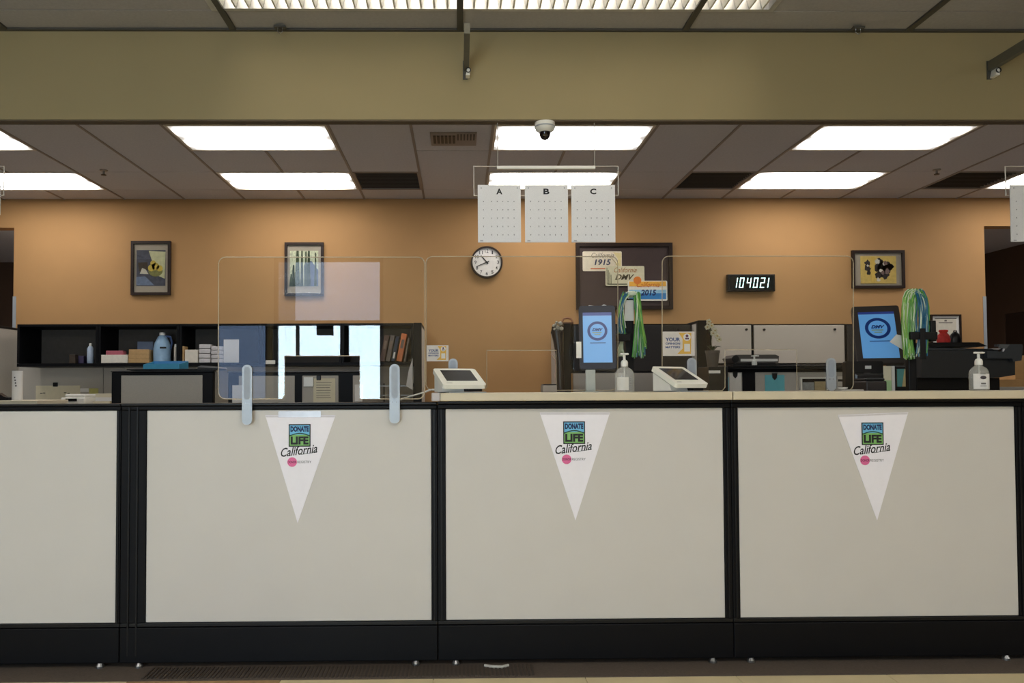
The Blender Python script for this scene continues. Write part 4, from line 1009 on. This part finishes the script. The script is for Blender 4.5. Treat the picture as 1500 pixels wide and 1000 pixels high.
bitem('pinned_sheet', 'white sheet standing in the shelf behind the shield reflection', 'paper', (327.5, 497, 350, 531), IY+.03, .004, m_paper, zs1)
bitem('white_tag', 'small white label stuck on the black shelf edge', 'label', (389, 527.5, 403, 533), HY-.003, .0025, m_white)
# binders
def binder(pa, pb, pt, lean, mat, label, pale=False):
    x0, x1, a, b = RC((pa, pt, pb, 531), IY); w = x1-x0; H = b-zs1
    m4 = Matrix.Translation((x0, IY, zs1+.001)) @ Matrix.Rotation(math.radians(lean), 4, 'Y')
    o = thing('binder', label, 'binder', (x0+w/2, IY+.1, zs1), 'leaning binders')
    s = w*math.sin(math.radians(abs(lean)))
    up = Matrix.Translation((0, 0, s if lean > 0 else 0))
    part(o, 'binder_cover', xf(box(NB(), 0, w, 0, .2, 0, H*.96, .004), up @ m4), mat)
    part(o, 'spine_label', xf(box(NB(), w*.25, w*.75, -.0015, -.0002, H*(.12 if pale else .45), H*(.36 if pale else .75)), up @ m4), m_paper if pale else M('binder_label', (120, 100, 84), .6))
binder(556, 563, 489, 11, M('binder_brown', (84, 62, 50), .6), 'brown binder leaning first in the row')
binder(565, 571, 489, 11, M('binder_grey', (96, 86, 80), .6), 'grey-brown binder leaning between brown and blue ones')
binder(573, 578, 491, 11, M('binder_navy', (40, 48, 66), .6), 'dark blue binder with a white spine label', True)
binder(580.5, 588.5, 487, 11, M('binder_orange', (206, 112, 54), .5), 'bright orange binder leaning on the shelf')
binder(591.5, 594, 493, 10, M('binder_taupe', (120, 104, 94), .6), 'thin taupe binder next to the shelf side')
# paper sorter below the binders
x0, x1, z0, z1 = RC((557, 552, 604, 592), 7.1)
t = thing('paper_sorter', 'black tiered paper tray with pale edges under the binders', 'paper tray', ((x0+x1)/2, 7.1, .74))
for i in range(5):
    z = .80+i*.085
    part(t, 'tray_shelf', box(NB(), x0, x1, 7.1, 7.4, z, z+.008), m_blackp)
    part(t, 'tray_lip', box(NB(), x0, x1, 7.092, 7.0995, z, z+.010), m_grey)
for xx in (x0, x1-.01): part(t, 'tray_side', box(NB(), xx, xx+.01, 7.4005, 7.42, .74, 1.17), m_blackp)
q = [P(604.5, 524, 7.05), P(604.5, 571, 7.05), P(595, 565, 7.05), P(598, 545, 7.05)]
solo('curled_paper', 'white curled sheet hanging from the divider beside the binders', 'paper', prism(NB(), [(p.x, p.z) for p in q], 7.045, 7.048), m_paper)
# clutter under the first shelf
x0, x1, z0, z1 = RC((50, 564.5, 115, 600), 7.7)
t = thing('pinned_notice', 'large cream notice clipped to the back panel', 'notice', ((x0+x1)/2, 7.72, z0))
part(t, 'notice_sheet', box(NB(), x0, x1, 7.728, 7.7345, z0, z1), m_cream)
x, z = P(81, 563, 7.72).x, P(81, 563, 7.72).z; part(t, 'binder_clip', box(NB(), x-.022, x+.022, 7.714, 7.7279, z-.02, z+.02, .004), m_blackp)
mk = NB()
for px, py in ((64, 575.5), (78, 587), (60, 576), (100, 576), (95, 575)):
    a = P(px, py, 7.72); box(mk, a.x-.012, a.x+.012, 7.726, 7.7279, a.z-.004, a.z+.004)
part(t, 'notice_marks', mk, m_ink)
x0, x1, z0, z1 = RC((88, 577, 124, 600), 7.1)
t = thing('desk_printer', 'small white desk printer in front of the cream notice', 'printer', ((x0+x1)/2, 7.1, .74))
part(t, 'printer_body', box(NB(), x0, x1, 7.1, 7.38, .74, z1-.03, .012), m_white)
part(t, 'printer_lid', box(NB(), x0+.03, x1-.01, 7.12, 7.37, z1-.029, z1, .01), m_white)
part(t, 'output_slot', box(NB(), x0+.05, x0+.15, 7.095, 7.0995, z1-.065, z1-.04), m_blackp)
bitem('sticky_note', 'yellow sticky note pinned beside the cream notice', 'note', (130.5, 568.5, 144, 581.5), 7.731, .003, M('sticky', (206, 200, 120), .7))
bitem('pinned_slip', 'small white slip pinned next to the yellow note', 'note', (117, 568.5, 130, 574), 7.731, .003, m_paper)
x0, x1, z0, z1 = RC((138, 576, 162, 600), 7.15)
t = thing('paper_pile', 'untidy pile of white papers beside the grey screen', 'paper', ((x0+x1)/2, 7.2, .74))
for i in range(10):
    zz = .74+i*(z1-.74)/10; dx = random.uniform(-.012, .012)
    part(t, 'paper_block', xf(box(NB(), x0+dx, x1+dx, 7.15, 7.40, zz, zz+(z1-.74)/10-.001), Matrix.Identity(4)), (m_paper, m_cream)[i % 2])
# cream side cabinet with roll
x0, x1, z0, z1 = RC((-60, 586.5, 54, 592), 5.6)
t = thing('side_cabinet', 'low cabinet with cream top behind the first counter panel', 'cabinet', ((x0+x1)/2, 5.8, 0))
part(t, 'cabinet_top', box(NB(), x0, x1, 5.6, 6.05, z1-.028, z1, .004), m_edge)
part(t, 'cabinet_body', box(NB(), x0+.02, x1-.02, 5.62, 6.04, 0, z1-.0285), m_screen)
p = P(25.5, 560, 5.75); zc = z1; r = 7*5.75/F_PX
t = thing('paper_roll', 'tall white paper roll standing on the cream cabinet top', 'paper roll', (p.x, 5.75, zc))
part(t, 'roll', lathe(NB(), [(r, 0), (r, P(25, 543, 5.75).z-zc)], (p.x, 5.75, zc), 20), m_paper, smooth=True)
mk = NB()
for i in range(4): box(mk, p.x-.004+i*.003, p.x+.004+i*.003, 5.75-r-.002, 5.75-r+.002, zc+.16-.02*i, zc+.17-.02*i)
part(t, 'roll_print', mk, M('soft_ink', (90, 84, 80), .7))
t = thing('tape_dispenser', 'black tape dispenser on the cream cabinet top', 'tape dispenser', (P(3, 580, 5.7).x, 5.72, zc))
a = P(3, 580, 5.7).x
part(t, 'dispenser_body', prism(NB(), [(a-.09, zc), (a+.04, zc), (a+.045, zc+.02), (a+.01, zc+.028), (a-.03, zc+.055), (a-.08, zc+.05)], 5.70, 5.75), m_blackp)
part(t, 'tape_core', disc(NB(), (a-.045, zc+.03), .02, 5.697, 5.6999, 16), m_grey)

# ------------------------------------------------------------------ mid-room screens
MY = 5.30
def low_screen(pa, pb, pt, fa, fb, ft, label):
    xa, xb = P(pa, 560, MY).x, P(pb, 560, MY).x; z1 = P((pa+pb)/2, pt, MY).z
    t = thing('low_screen', label, 'partition', ((xa+xb)/2, MY, 0), 'low black-framed screens')
    part(t, 'screen_core', box(NB(), xa, xb, MY, MY+.05, 0, z1, .006), m_black)
    for f0, f1 in zip(fa, fb):
        x0, x1 = P(f0, 570, MY).x, P(f1, 570, MY).x
        part(t, 'screen_fabric', box(NB(), x0, x1, MY-.008, MY-.0005, .3, P((pa+pb)/2, ft, MY).z, .003), m_screen)
    part(t, 'screen_cap', box(NB(), xa-.004, xb+.004, MY-.004, MY+.054, z1+.0005, z1+.010, .003), M('cap_grey', (62, 60, 60), .5))
    return z1+.010
zA = low_screen(163, 312, 544.5, (178,), (297,), 549.5, 'low grey screen with thick black frame carrying the blue tray')
zB = low_screen(334, 528, 545.5, (350, 443, 517), (432, 496, 527), 550, 'low grey screen seen through the shield opening')
zC = low_screen(1036, 1246, 540, (1042, 1106), (1087, 1240), 545, 'low grey screen carrying the folded printer, beside the orchid')
x0, x1 = P(1064, 540, MY).x, P(1244, 540, MY).x
solo('screen_shelf', 'black shelf board laid along the low screen beside the orchid', 'shelf', box(NB(), x0, x1, MY-.12, MY+.2, zC+.0005, zC+.012, .003), m_blackp)
# blue tray and black trays on the first screen
for nm, lb, r, dy, mat, zz in (('flat_folder', 'black flat folder lying under the blue tray', (188, 541.5, 290, 543.5), .2, m_blackp, zA),):
    x0, x1, a, b = RC(r, MY-.05); solo(nm, lb, 'folder', box(NB(), x0, x1, MY-.08, MY+.14, zA, zA+.008, .002), mat)
x0, x1, z0, z1 = RC((215, 526, 267, 541), MY)
t = thing('blue_tray', 'bright translucent blue tray on the low grey screen', 'tray', ((x0+x1)/2, MY, zA+.008))
zz = zA+.0085
part(t, 'tray_base', box(NB(), x0, x1, MY-.06, MY+.12, zz, zz+.005), M('tray_blue', (60, 150, 186), .3))
part(t, 'tray_front', prism(NB(), [(x0, zz+.005), (x1, zz+.005), (x1, zz+.036), (x0, zz+.030)], MY-.06, MY-.055), M('tray_blue', (60, 150, 186), .3))
part(t, 'tray_back', box(NB(), x0, x1, MY+.115, MY+.12, zz+.005, zz+.058), M('tray_blue2', (74, 148, 204), .3))
for xx in (x0, x1-.005): part(t, 'tray_side', prism_x(NB(), [(MY-.0545, zz+.005), (MY+.1145, zz+.005), (MY+.1145, zz+.056), (MY-.0545, zz+.03)], xx, xx+.005), M('tray_blue', (60, 150, 186), .3))
x0, x1, z0, z1 = RC((268, 533, 318, 541), MY)
t = thing('paper_sheaf', 'loose dark folder with curling grey papers next to the blue tray', 'folder', ((x0+x1)/2, MY, zA))
part(t, 'folder_cover', prism(NB(), [(x0+.12, zA+.0005), (x1+.02, zA+.0005), (x1+.03, zA+.010), (x0+.12, zA+.018)], MY-.07, MY+.14), m_blackp)
part(t, 'grey_papers', prism(NB(), [(x0+.11, zA+.019), (x1+.03, zA+.011), (x1+.02, zA+.022), (x0+.14, zA+.030)], MY-.06, MY+.13), M('grey_sheet', (130, 126, 124), .7))
# clipped sheet and small things on the second screen
x0, x1, z0, z1 = RC((459, 554, 491, 600), MY-.012)
t = thing('clipped_sheet', 'cream printed sheet clipped to the screen in the shield opening', 'paper', ((x0+x1)/2, MY-.01, z0))
part(t, 'sheet', box(NB(), x0, x1, MY-.013, MY-.0085, z0, z1), m_cream)
part(t, 'binder_clip', box(NB(), x0+.022, x0+.052, MY-.022, MY-.0131, z1-.012, z1+.02, .004), m_blackp)
mk = NB()
for i in range(7): box(mk, x0+.02, x1-random.uniform(.02, .05), MY-.0145, MY-.0131, z1-.03-.017*i, z1-.027-.017*i)
part(t, 'printed_lines', mk, M('soft_ink', (90, 84, 80), .7), kind='stuff')
bitem('white_holder', 'small white holder beside the clipped cream sheet', 'holder', (444.5, 552, 459, 566), MY-.03, .0215, m_white)
bitem('hanging_tag', 'narrow white tag strip with dark marks beside the shield opening', 'tag', (519.5, 563, 531, 588), MY-.016, .0075, m_paper)
x0, x1, z0, z1 = RC((340, 564, 362, 600), MY-.015)
solo('pinned_page', 'pale page pinned to the screen behind a shield clamp', 'paper', box(NB(), x0, x1, MY-.012, MY-.0085, z0, z1), m_paper)

# orchid in its pot, on the third screen's end
p = P(1044, 513, MY+.02); x, z = p.x, zC
t = thing('orchid', 'white potted orchid beside the grey divider', 'plant', (x, MY+.025, z))
ph = P(1044, 513, MY).z-z
part(t, 'pot', lathe(NB(), [(.034, 0), (.046, ph*.85), (.049, ph*.86), (.049, ph), (.040, ph), (.038, ph*.9)], (x, MY+.025, z), 18), M('pot_grey', (96, 88, 80), .6), smooth=True)
zt2 = z+ph
part(t, 'stem', tube(NB(), [(x-.005, MY+.02, zt2-.01), (x-.01, MY+.02, zt2+.06), (x-.005, MY+.02, zt2+.12), (x-.02, MY+.015, zt2+.18), (x-.035, MY+.01, zt2+.205)], .003, 6), M('stem_green', (96, 100, 60), .6))
lf = M('leaf_green', (66, 76, 48), .5, var=.2)
for i in range(9):
    a = i*2.4; d = Vector((math.cos(a), math.sin(a)*.5, 0)); L = .055+.01*(i % 3)
    b = NB(); base = Vector((x, MY+.025, zt2-.005)); nrm = Vector((-d.y, d.x, 0)).normalized()*.009
    pts = [base, base+d*L*.5+Vector((0, 0, .035)), base+d*L+Vector((0, 0, .030+.012*(i % 2)))]
    v = [b.verts.new(pts[0]-nrm*.5), b.verts.new(pts[0]+nrm*.5), b.verts.new(pts[1]+nrm), b.verts.new(pts[1]-nrm), b.verts.new(pts[2])]
    v2 = [b.verts.new(q.co-Vector((0, 0, .002))) for q in v]
    for f in ((0, 1, 2, 3), (3, 2, 4)): b.faces.new([v[k] for k in f]); b.faces.new([v2[k] for k in reversed(f)])
    part(t, 'leaf', b, lf)
fl = M('petal_white', (228, 220, 188), .6)
for i, (px, py) in enumerate(((1038, 471), (1042, 477), (1047, 484), (1036, 479), (1050, 492), (1044, 488), (1053, 497))):
    c3 = P(px, py, MY+.0-.003*i); b = NB()
    for k in range(5):
        a = k*2*math.pi/5+i; d = Vector((math.cos(a), -.25, math.sin(a)))
        q0 = c3+d*.011
        bmesh.ops.create_icosphere(b, subdivisions=1, radius=.0095, matrix=Matrix.Translation(q0) @ Matrix.Diagonal((1, .45, 1, 1)))
    f = part(t, 'flower', b, fl, smooth=True)
    b = NB(); bmesh.ops.create_icosphere(b, subdivisions=1, radius=.005, matrix=Matrix.Translation(c3+Vector((0, -.008, 0)))); part(f, 'flower_centre', b, M('lip_yellow', (200, 160, 70), .6))
    br = tube(NB(), [(x-.005, MY+.02, zt2+.08+.01*i), c3+Vector((0, .006, 0))], .0016, 5); part(t, 'branch', br, M('stem_green', (96, 100, 60), .6))

# folded scanner, pump bottle and papers around the third screen
x0, x1, z0, z1 = RC((1068, 521, 1138, 537), MY)
zO = zC; zC = zC+.0125
t = thing('portable_scanner', 'flat dark scanner with pale front band on the low screen', 'scanner', ((x0+x1)/2, MY, zC))
part(t, 'scanner_base', prism(NB(), [(x0-.02, zC+.0005), (x1-.02, zC+.0005), (x1-.03, zC+.016), (x0+.03, zC+.014)], MY-.05, MY+.16), m_blackp)
part(t, 'scanner_lid', prism(NB(), [(x0+.02, zC+.0165), (x1-.01, zC+.0165), (x1-.005, zC+.062), (x1-.03, zC+.072), (x0+.03, zC+.072), (x0+.0, zC+.05)], MY-.05, MY+.14), M('scanner_grey', (72, 66, 62), .45))
part(t, 'pale_band', box(NB(), x0+.06, x1-.015, MY-.054, MY-.0505, zC+.026, zC+.044, .001), m_paper)
part(t, 'hinge_cap', disc(NB(), (x0+.025, zC+.044), .024, MY-.056, MY-.0505, 16), m_blackp)
x = P(1105, 530, MY-.09).x; zt3 = P(1105, 520.5, MY-.09).z; yb = MY-.09
t = thing('pump_bottle', 'small white pump bottle on the shelf board before the scanner', 'bottle', (x, yb, zC))
hb = zt3-zC
part(t, 'bottle_body', lathe(NB(), [(.016, 0), (.017, .006), (.017, hb*.45), (.007, hb*.6)], (x, yb, zC), 18), m_white, smooth=True)
part(t, 'pump_neck', cyl(NB(), (x, yb, zC+hb*.6), (x, yb, zt3-.007), .006), m_white)
part(t, 'pump_head', box(NB(), x-.02, x+.03, yb-.007, yb+.007, zt3-.0069, zt3, .002), m_white)
bitem('white_bead', 'small white ball knob on the low screen beside the scanner', 'knob', (1139, 534.5, 1145, 539), MY+.01, .02, m_white, zC+.0005, bev=.008)
for r, lb, mat in (((1121, 549, 1149.5, 600), 'teal sheet clipped to the low screen under the pump bottle', m_teal), ((1051, 552, 1068, 590), 'pale teal slip clipped beside the black file box', M('pale_teal', (140, 184, 196), .7)), ((1069, 546.5, 1086, 590), 'white form clipped beside the pale teal slip', m_paper)):
    x0, x1, z0, z1 = RC(r, MY-.012)
    t = thing('clipped_sheet', lb, 'paper', ((x0+x1)/2, MY-.01, z0))
    part(t, 'sheet', box(NB(), x0, x1, MY-.012, MY-.0085, z0, z1), mat)
    xm = (x0+x1)/2-.003; part(t, 'binder_clip', prism(NB(), [(xm-.017, z1+.012), (xm+.017, z1+.012), (xm+.013, z1-.02), (xm, z1-.034), (xm-.013, z1-.02)], MY-.022, MY-.0121), m_blackp)
x0, x1, z0, z1 = RC((1036, 537, 1064, 580), 4.25)
t = thing('file_box', 'black file box with a white label strip behind the second terminal', 'file box', ((x0+x1)/2, 4.25, DT))
part(t, 'box_body', box(NB(), x0, x1, 4.22, 4.42, DT, z1, .004), m_blackp)
a0, a1, b0, b1 = RC((1038, 542.5, 1055, 546.5), 4.22); part(t, 'label_strip', box(NB(), a0, a1, 4.2175, 4.2195, b0, b1), m_paper)
# card holder frame
x0, x1, z0, z1 = RC((1173, 552, 1214, 600), MY-.03)
t = thing('card_holder', 'white-edged holder with sample cards on the low screen', 'card holder', ((x0+x1)/2, MY-.03, z0))
part(t, 'holder_frame', frame(NB(), x0, x1, z0, z1, MY-.03, MY-.0085, .012), m_white)
part(t, 'holder_back', box(NB(), x0+.012, x1-.012, MY-.016, MY-.009, z0+.012, z1-.012), m_black)
part(t, 'sample_card', box(NB(), x0+.018, x0+.095, MY-.021, MY-.0165, z1-.10, z1-.035), M('card_grey', (150, 156, 158), .5, var=.15, scale=40))
part(t, 'sample_card', box(NB(), x0+.10, x1-.016, MY-.021, MY-.0165, z1-.10, z1-.03), M('card_sand', (186, 168, 128), .5, var=.15, scale=40))
x0, x1, z0, z1 = RC((1226, 551, 1243, 600), MY-.02)
t = thing('form_rack', 'white form rack with dark slots beside the black monitor', 'rack', ((x0+x1)/2, MY-.02, z0))
part(t, 'rack_body', box(NB(), x0, x1, MY-.03, MY-.0085, z0, z1), m_paper)
for i in range(3): part(t, 'rack_slot', box(NB(), x0+.004, x1-.004, MY-.032, MY-.0302, z1-.035-.05*i, z1-.02-.05*i), m_blackp)

# hanging bag beside the divider
Y = 6.72
rings = [(817, 9, 478), (816, 8, 486), (818, 7.5, 500), (819.5, 6, 520), (820.5, 6, 540), (821, 6, 560), (821.5, 6, 590)]
b = NB(); prev = None
for px, hw, py in rings:
    c3 = P(px, py, Y); rr = hw*Y/F_PX
    ring = [b.verts.new((c3.x+rr*math.cos(2*math.pi*i/12)*(1+.12*math.sin(3*i+py)), Y+.03*math.sin(2*math.pi*i/12), c3.z)) for i in range(12)]
    if prev:
        for i in range(12): b.faces.new((prev[i], prev[(i+1) % 12], ring[(i+1) % 12], ring[i]))
    else: b.faces.new(ring)
    prev = ring
b.faces.new(prev[::-1]); bmesh.ops.recalc_face_normals(b, faces=b.faces)
t = thing('hanging_bag', 'dark hanging bag with crumpled pale top beside the divider', 'bag', (P(820, 590, Y).x, Y, P(820, 590, Y).z))
part(t, 'bag_body', b, M('bag_dark', (40, 30, 28), .3), smooth=True)
b = NB()
for i in range(9): c3 = P(811+i*1.4, 477+5*math.sin(i*1.7), Y-.03); bmesh.ops.create_icosphere(b, subdivisions=1, radius=random.uniform(.014, .024), matrix=Matrix.Translation(c3))
part(t, 'crumpled_top', b, M('crumple', (170, 164, 146), .5, var=.2))
b = NB(); tube(b, [P(807, 518, Y-.04), P(813, 527, Y-.04), P(814, 540, Y-.04), P(813, 552, Y-.04), P(813.5, 570, Y-.04)], .006, 6)
part(t, 'strap', b, M('strap_pale', (196, 170, 150), .6))
zd = P(831, 473.5, 6.75).z
x = P(831, 470, 6.85).x
t = thing('woven_bow', 'small brown woven ornament on top of the dark-posted divider', 'ornament', (x, 6.85, zd))
part(t, 'bow_base', lathe(NB(), [(.05, 0.0005), (.055, .014), (.03, .018)], (x, 6.85, zd), 16), M('bow_brown', (110, 70, 50), .6))
part(t, 'bow_loop', tube(NB(), [(x-.05, 6.85, zd+.018), (x-.03, 6.85, zd+.05), (x, 6.85, zd+.056), (x+.03, 6.85, zd+.05), (x+.05, 6.85, zd+.018)], .009, 8), M('bow_tan', (160, 110, 80), .6), smooth=True)

# ------------------------------------------------------------------ right: monitor, papers, printer
Y = 3.76
x0, x1, z0, z1 = RC((1237, 529, 1294, 570), Y)
t = thing('desk_monitor', 'black desk monitor seen from behind below the tilted kiosk', 'monitor', ((x0+x1)/2, Y, DT))
zlow = DT+.12
part(t, 'monitor_shell', prism(NB(), [(x0-.002, zlow), (x1, zlow), (x1, z1-.006), (x1-.006, z1), (x0+.012, z1), (x0+.006, z1-.006)], Y, Y+.03), m_blackp)
part(t, 'rear_bulge', box(NB(), x0+.035, x1-.01, Y-.03, Y-.0005, zlow+.02, z1-.055, .012), M('bulge_black', (26, 26, 30), .25))
a0, a1, b0, b1 = RC((1267, 535.5, 1276, 540), Y); part(t, 'maker_sticker', box(NB(), a0, a1, Y-.002, Y-.0003, b0, b1), M('sticker_grey', (196, 196, 192), .5))
part(t, 'monitor_stand', box(NB(), (x0+x1)/2-.03, (x0+x1)/2+.03, Y+.005, Y+.025, DT+.012, zlow), m_blackp)
part(t, 'monitor_foot', box(NB(), (x0+x1)/2-.1, (x0+x1)/2+.1, Y-.04, Y+.12, DT, DT+.012, .004), m_blackp)
x0, x1, z0, z1 = RC((1261, 554, 1291, 580), 3.62)
t = thing('receipt_printer', 'small black receipt printer in front of the black monitor', 'printer', ((x0+x1)/2, 3.62, DT))
part(t, 'printer_body', box(NB(), x0, x1, 3.57, 3.70, DT, z1-.012, .006), M('soft_black', (30, 24, 24), .5))
part(t, 'printer_lid', box(NB(), x0+.004, x1-.004, 3.58, 3.69, z1-.0115, z1, .004), m_blackp)
x0, x1, z0, z1 = RC((1294, 536, 1310, 580), 3.95)
t = thing('standing_form', 'beige form with green strip standing beside the black monitor', 'paper', ((x0+x1)/2, 3.95, DT))
part(t, 'form_sheet', box(NB(), x0, x1, 3.95, 3.962, DT, z1), m_cream)
part(t, 'form_edge', box(NB(), x1-.014, x1, 3.944, 3.9495, DT, z1), m_paper)
a0, a1, b0, b1 = RC((1293.5, 557, 1306, 580), 3.94)
part(t, 'green_strip', box(NB(), a0, a1, 3.940, 3.9435, DT, b1), M('green_strip', (170, 206, 150), .7))
x0, x1, z0, z1 = RC((1315, 540, 1336.5, 566), 4.15)
t = thing('photo_card', 'teal and sand photo card standing near the second pompom pole', 'photo', ((x0+x1)/2, 4.15, DT))
part(t, 'photo_stand', box(NB(), x0-.01, x1+.01, 4.16, 4.18, DT, z1+.012, .003), m_blackp)
part(t, 'photo_print', box(NB(), x0, x1, 4.1565, 4.1595, z0, z1), M('photo_sand', (206, 190, 140), .6, var=.1))
part(t, 'photo_teal', prism(NB(), [(x0, z0), (x0+.025, z0), (x0+.04, z1), (x0, z1)], 4.1545, 4.1564), M('photo_teal', (96, 170, 172), .6))
part(t, 'photo_figure', prism(NB(), [(x1-.03, z0), (x1-.008, z0), (x1-.012, z1-.02), (x1-.024, z1-.02)], 4.1545, 4.1564), M('photo_brown', (110, 80, 60), .6))

Y = 5.0
q = lambda px, py, yy=Y: P(px, py, yy)
zp = q(1420, 574).z-.16
x0, x1 = q(1345, 550).x, q(1487, 550).x
t = thing('printer_stand', 'low black cabinet under the large office printer', 'cabinet', ((x0+x1)/2, Y+.25, 0))
part(t, 'stand_body', box(NB(), x0+.02, x1-.04, Y+.03, Y+.5, 0, zp-.001, .004), m_black)
part(t, 'stand_door', box(NB(), x0+.04, x1-.06, Y+.012, Y+.0295, .05, zp-.04, .003), m_blackp)
m_prn = M('printer_charcoal', (44, 46, 48), .4, var=.05)
m_prn2 = M('printer_slate', (58, 62, 66), .4, var=.05)
t = thing('office_printer', 'large charcoal office printer with flat lid and side output wing', 'printer', ((x0+x1)/2, Y+.2, zp))
def pl(pts): return [(q(*p).x, q(*p).z) for p in pts]
part(t, 'printer_base', box(NB(), x0+.03, x1-.06, Y+.06, Y+.45, zp, q(1420, 553.2).z), m_blackp)
part(t, 'printer_body', prism(NB(), pl([(1350, 553), (1350, 513), (1462, 513), (1462, 517), (1487, 519), (1487, 549), (1462, 553)]), Y, Y+.42), m_prn)
part(t, 'scanner_deck', prism(NB(), pl([(1350, 512.5), (1350, 508.5), (1452, 511), (1460, 513), (1468, 509), (1470, 512.5)]), Y-.006, Y+.40), m_prn2)
part(t, 'scanner_lid', prism(NB(), pl([(1350, 501.5), (1434, 501), (1447, 507), (1350, 508)]), Y, Y+.38), m_blackp)
part(t, 'output_wing', prism(NB(), pl([(1455, 504.5), (1491, 504.5), (1492, 508), (1490, 528), (1478, 530), (1476, 525), (1440, 525), (1440, 514.5), (1464, 515), (1470, 507.5), (1455, 507.5)]), Y-.04, Y-.0065), m_prn2)
part(t, 'control_pad', prism(NB(), pl([(1458, 505), (1472, 505), (1467, 511), (1456, 510)]), Y-.046, Y-.0405), M('pad_grey2', (96, 98, 98), .5))
zl = q(1390, 501.3).z
c3 = P(1382, 490, 5.15)
t = thing('red_pouch', 'small red fabric pouch on top of the office printer', 'pouch', (c3.x, 5.15, zl))
s = 5.15/F_PX
part(t, 'pouch_body', lathe(NB(), [(9*s, 0), (10*s, 6*s), (8*s, 13*s), (5*s, 16*s)], (c3.x, 5.15, zl), 16, 1, .7), M('red_cloth', (186, 42, 36), .7, var=.2, scale=60), smooth=True)
part(t, 'pouch_top', lathe(NB(), [(5*s, 16*s), (7*s, 18.5*s), (6*s, 20.5*s), (2*s, 20*s)], (c3.x, 5.15, zl), 12, 1, .7), M('red_cloth2', (206, 54, 44), .7, var=.2, scale=60), smooth=True)
c3 = P(1399, 490, 5.2)
t = thing('black_pouch', 'small black domed bag beside the red pouch on the printer', 'pouch', (c3.x, 5.2, zl))
part(t, 'bag_body', lathe(NB(), [(8*s, 0), (8.5*s, 7*s), (6.5*s, 14*s), (3*s, 18*s), (.5*s, 19*s)], (c3.x, 5.2, zl), 16, 1, .7), m_blackp, smooth=True)
part(t, 'bag_handle', tube(NB(), [(c3.x-.012, 5.2, zl+17.5*s), (c3.x-.006, 5.2, zl+20.5*s), (c3.x+.008, 5.2, zl+20.5*s), (c3.x+.014, 5.2, zl+17*s)], .003, 6), m_blackp)
# boxes by the printer
Y = 5.55
zfl = P(1478, 575, Y).z
x0, x1 = P(1440, 570, Y).x, P(1530, 570, Y).x
t = thing('box_stand', 'low grey side table carrying the cardboard boxes by the printer', 'table', ((x0+x1)/2, Y+.2, 0))
zt4 = P(1478, 566.5, Y).z
part(t, 'table_top', box(NB(), x0, x1, Y, Y+.45, zt4-.03, zt4, .003), M('table_grey', (176, 172, 166), .5))
for xx in (x0+.03, x1-.03):
    for yy in (Y+.03, Y+.42): part(t, 'table_leg', box(NB(), xx-.015, xx+.015, yy-.015, yy+.015, 0, zt4-.0305), m_grey)
for r, yy, lb in (((1452, 555.5, 1530, 566), Y+.02, 'flat cardboard box lying on the grey side table'), ((1487, 520.5, 1530, 555), Y+.06, 'upright cardboard box on top of the flat one')):
    x0, x1, z0, z1 = RC(r, yy); zb = zt4 if r[3] > 560 else P(1490, 555.5, Y+.02).z+.001
    t = thing('cardboard_box', lb, 'box', ((x0+x1)/2, yy+.15, zb))
    part(t, 'carton', box(NB(), x0, x1, yy, yy+.3, zb, z1, .002), m_kraft)
    part(t, 'box_tape', box(NB(), x0, x1, yy+.13, yy+.17, z1+.0002, z1+.0012), M('tan_tape', (170, 128, 80), .3))
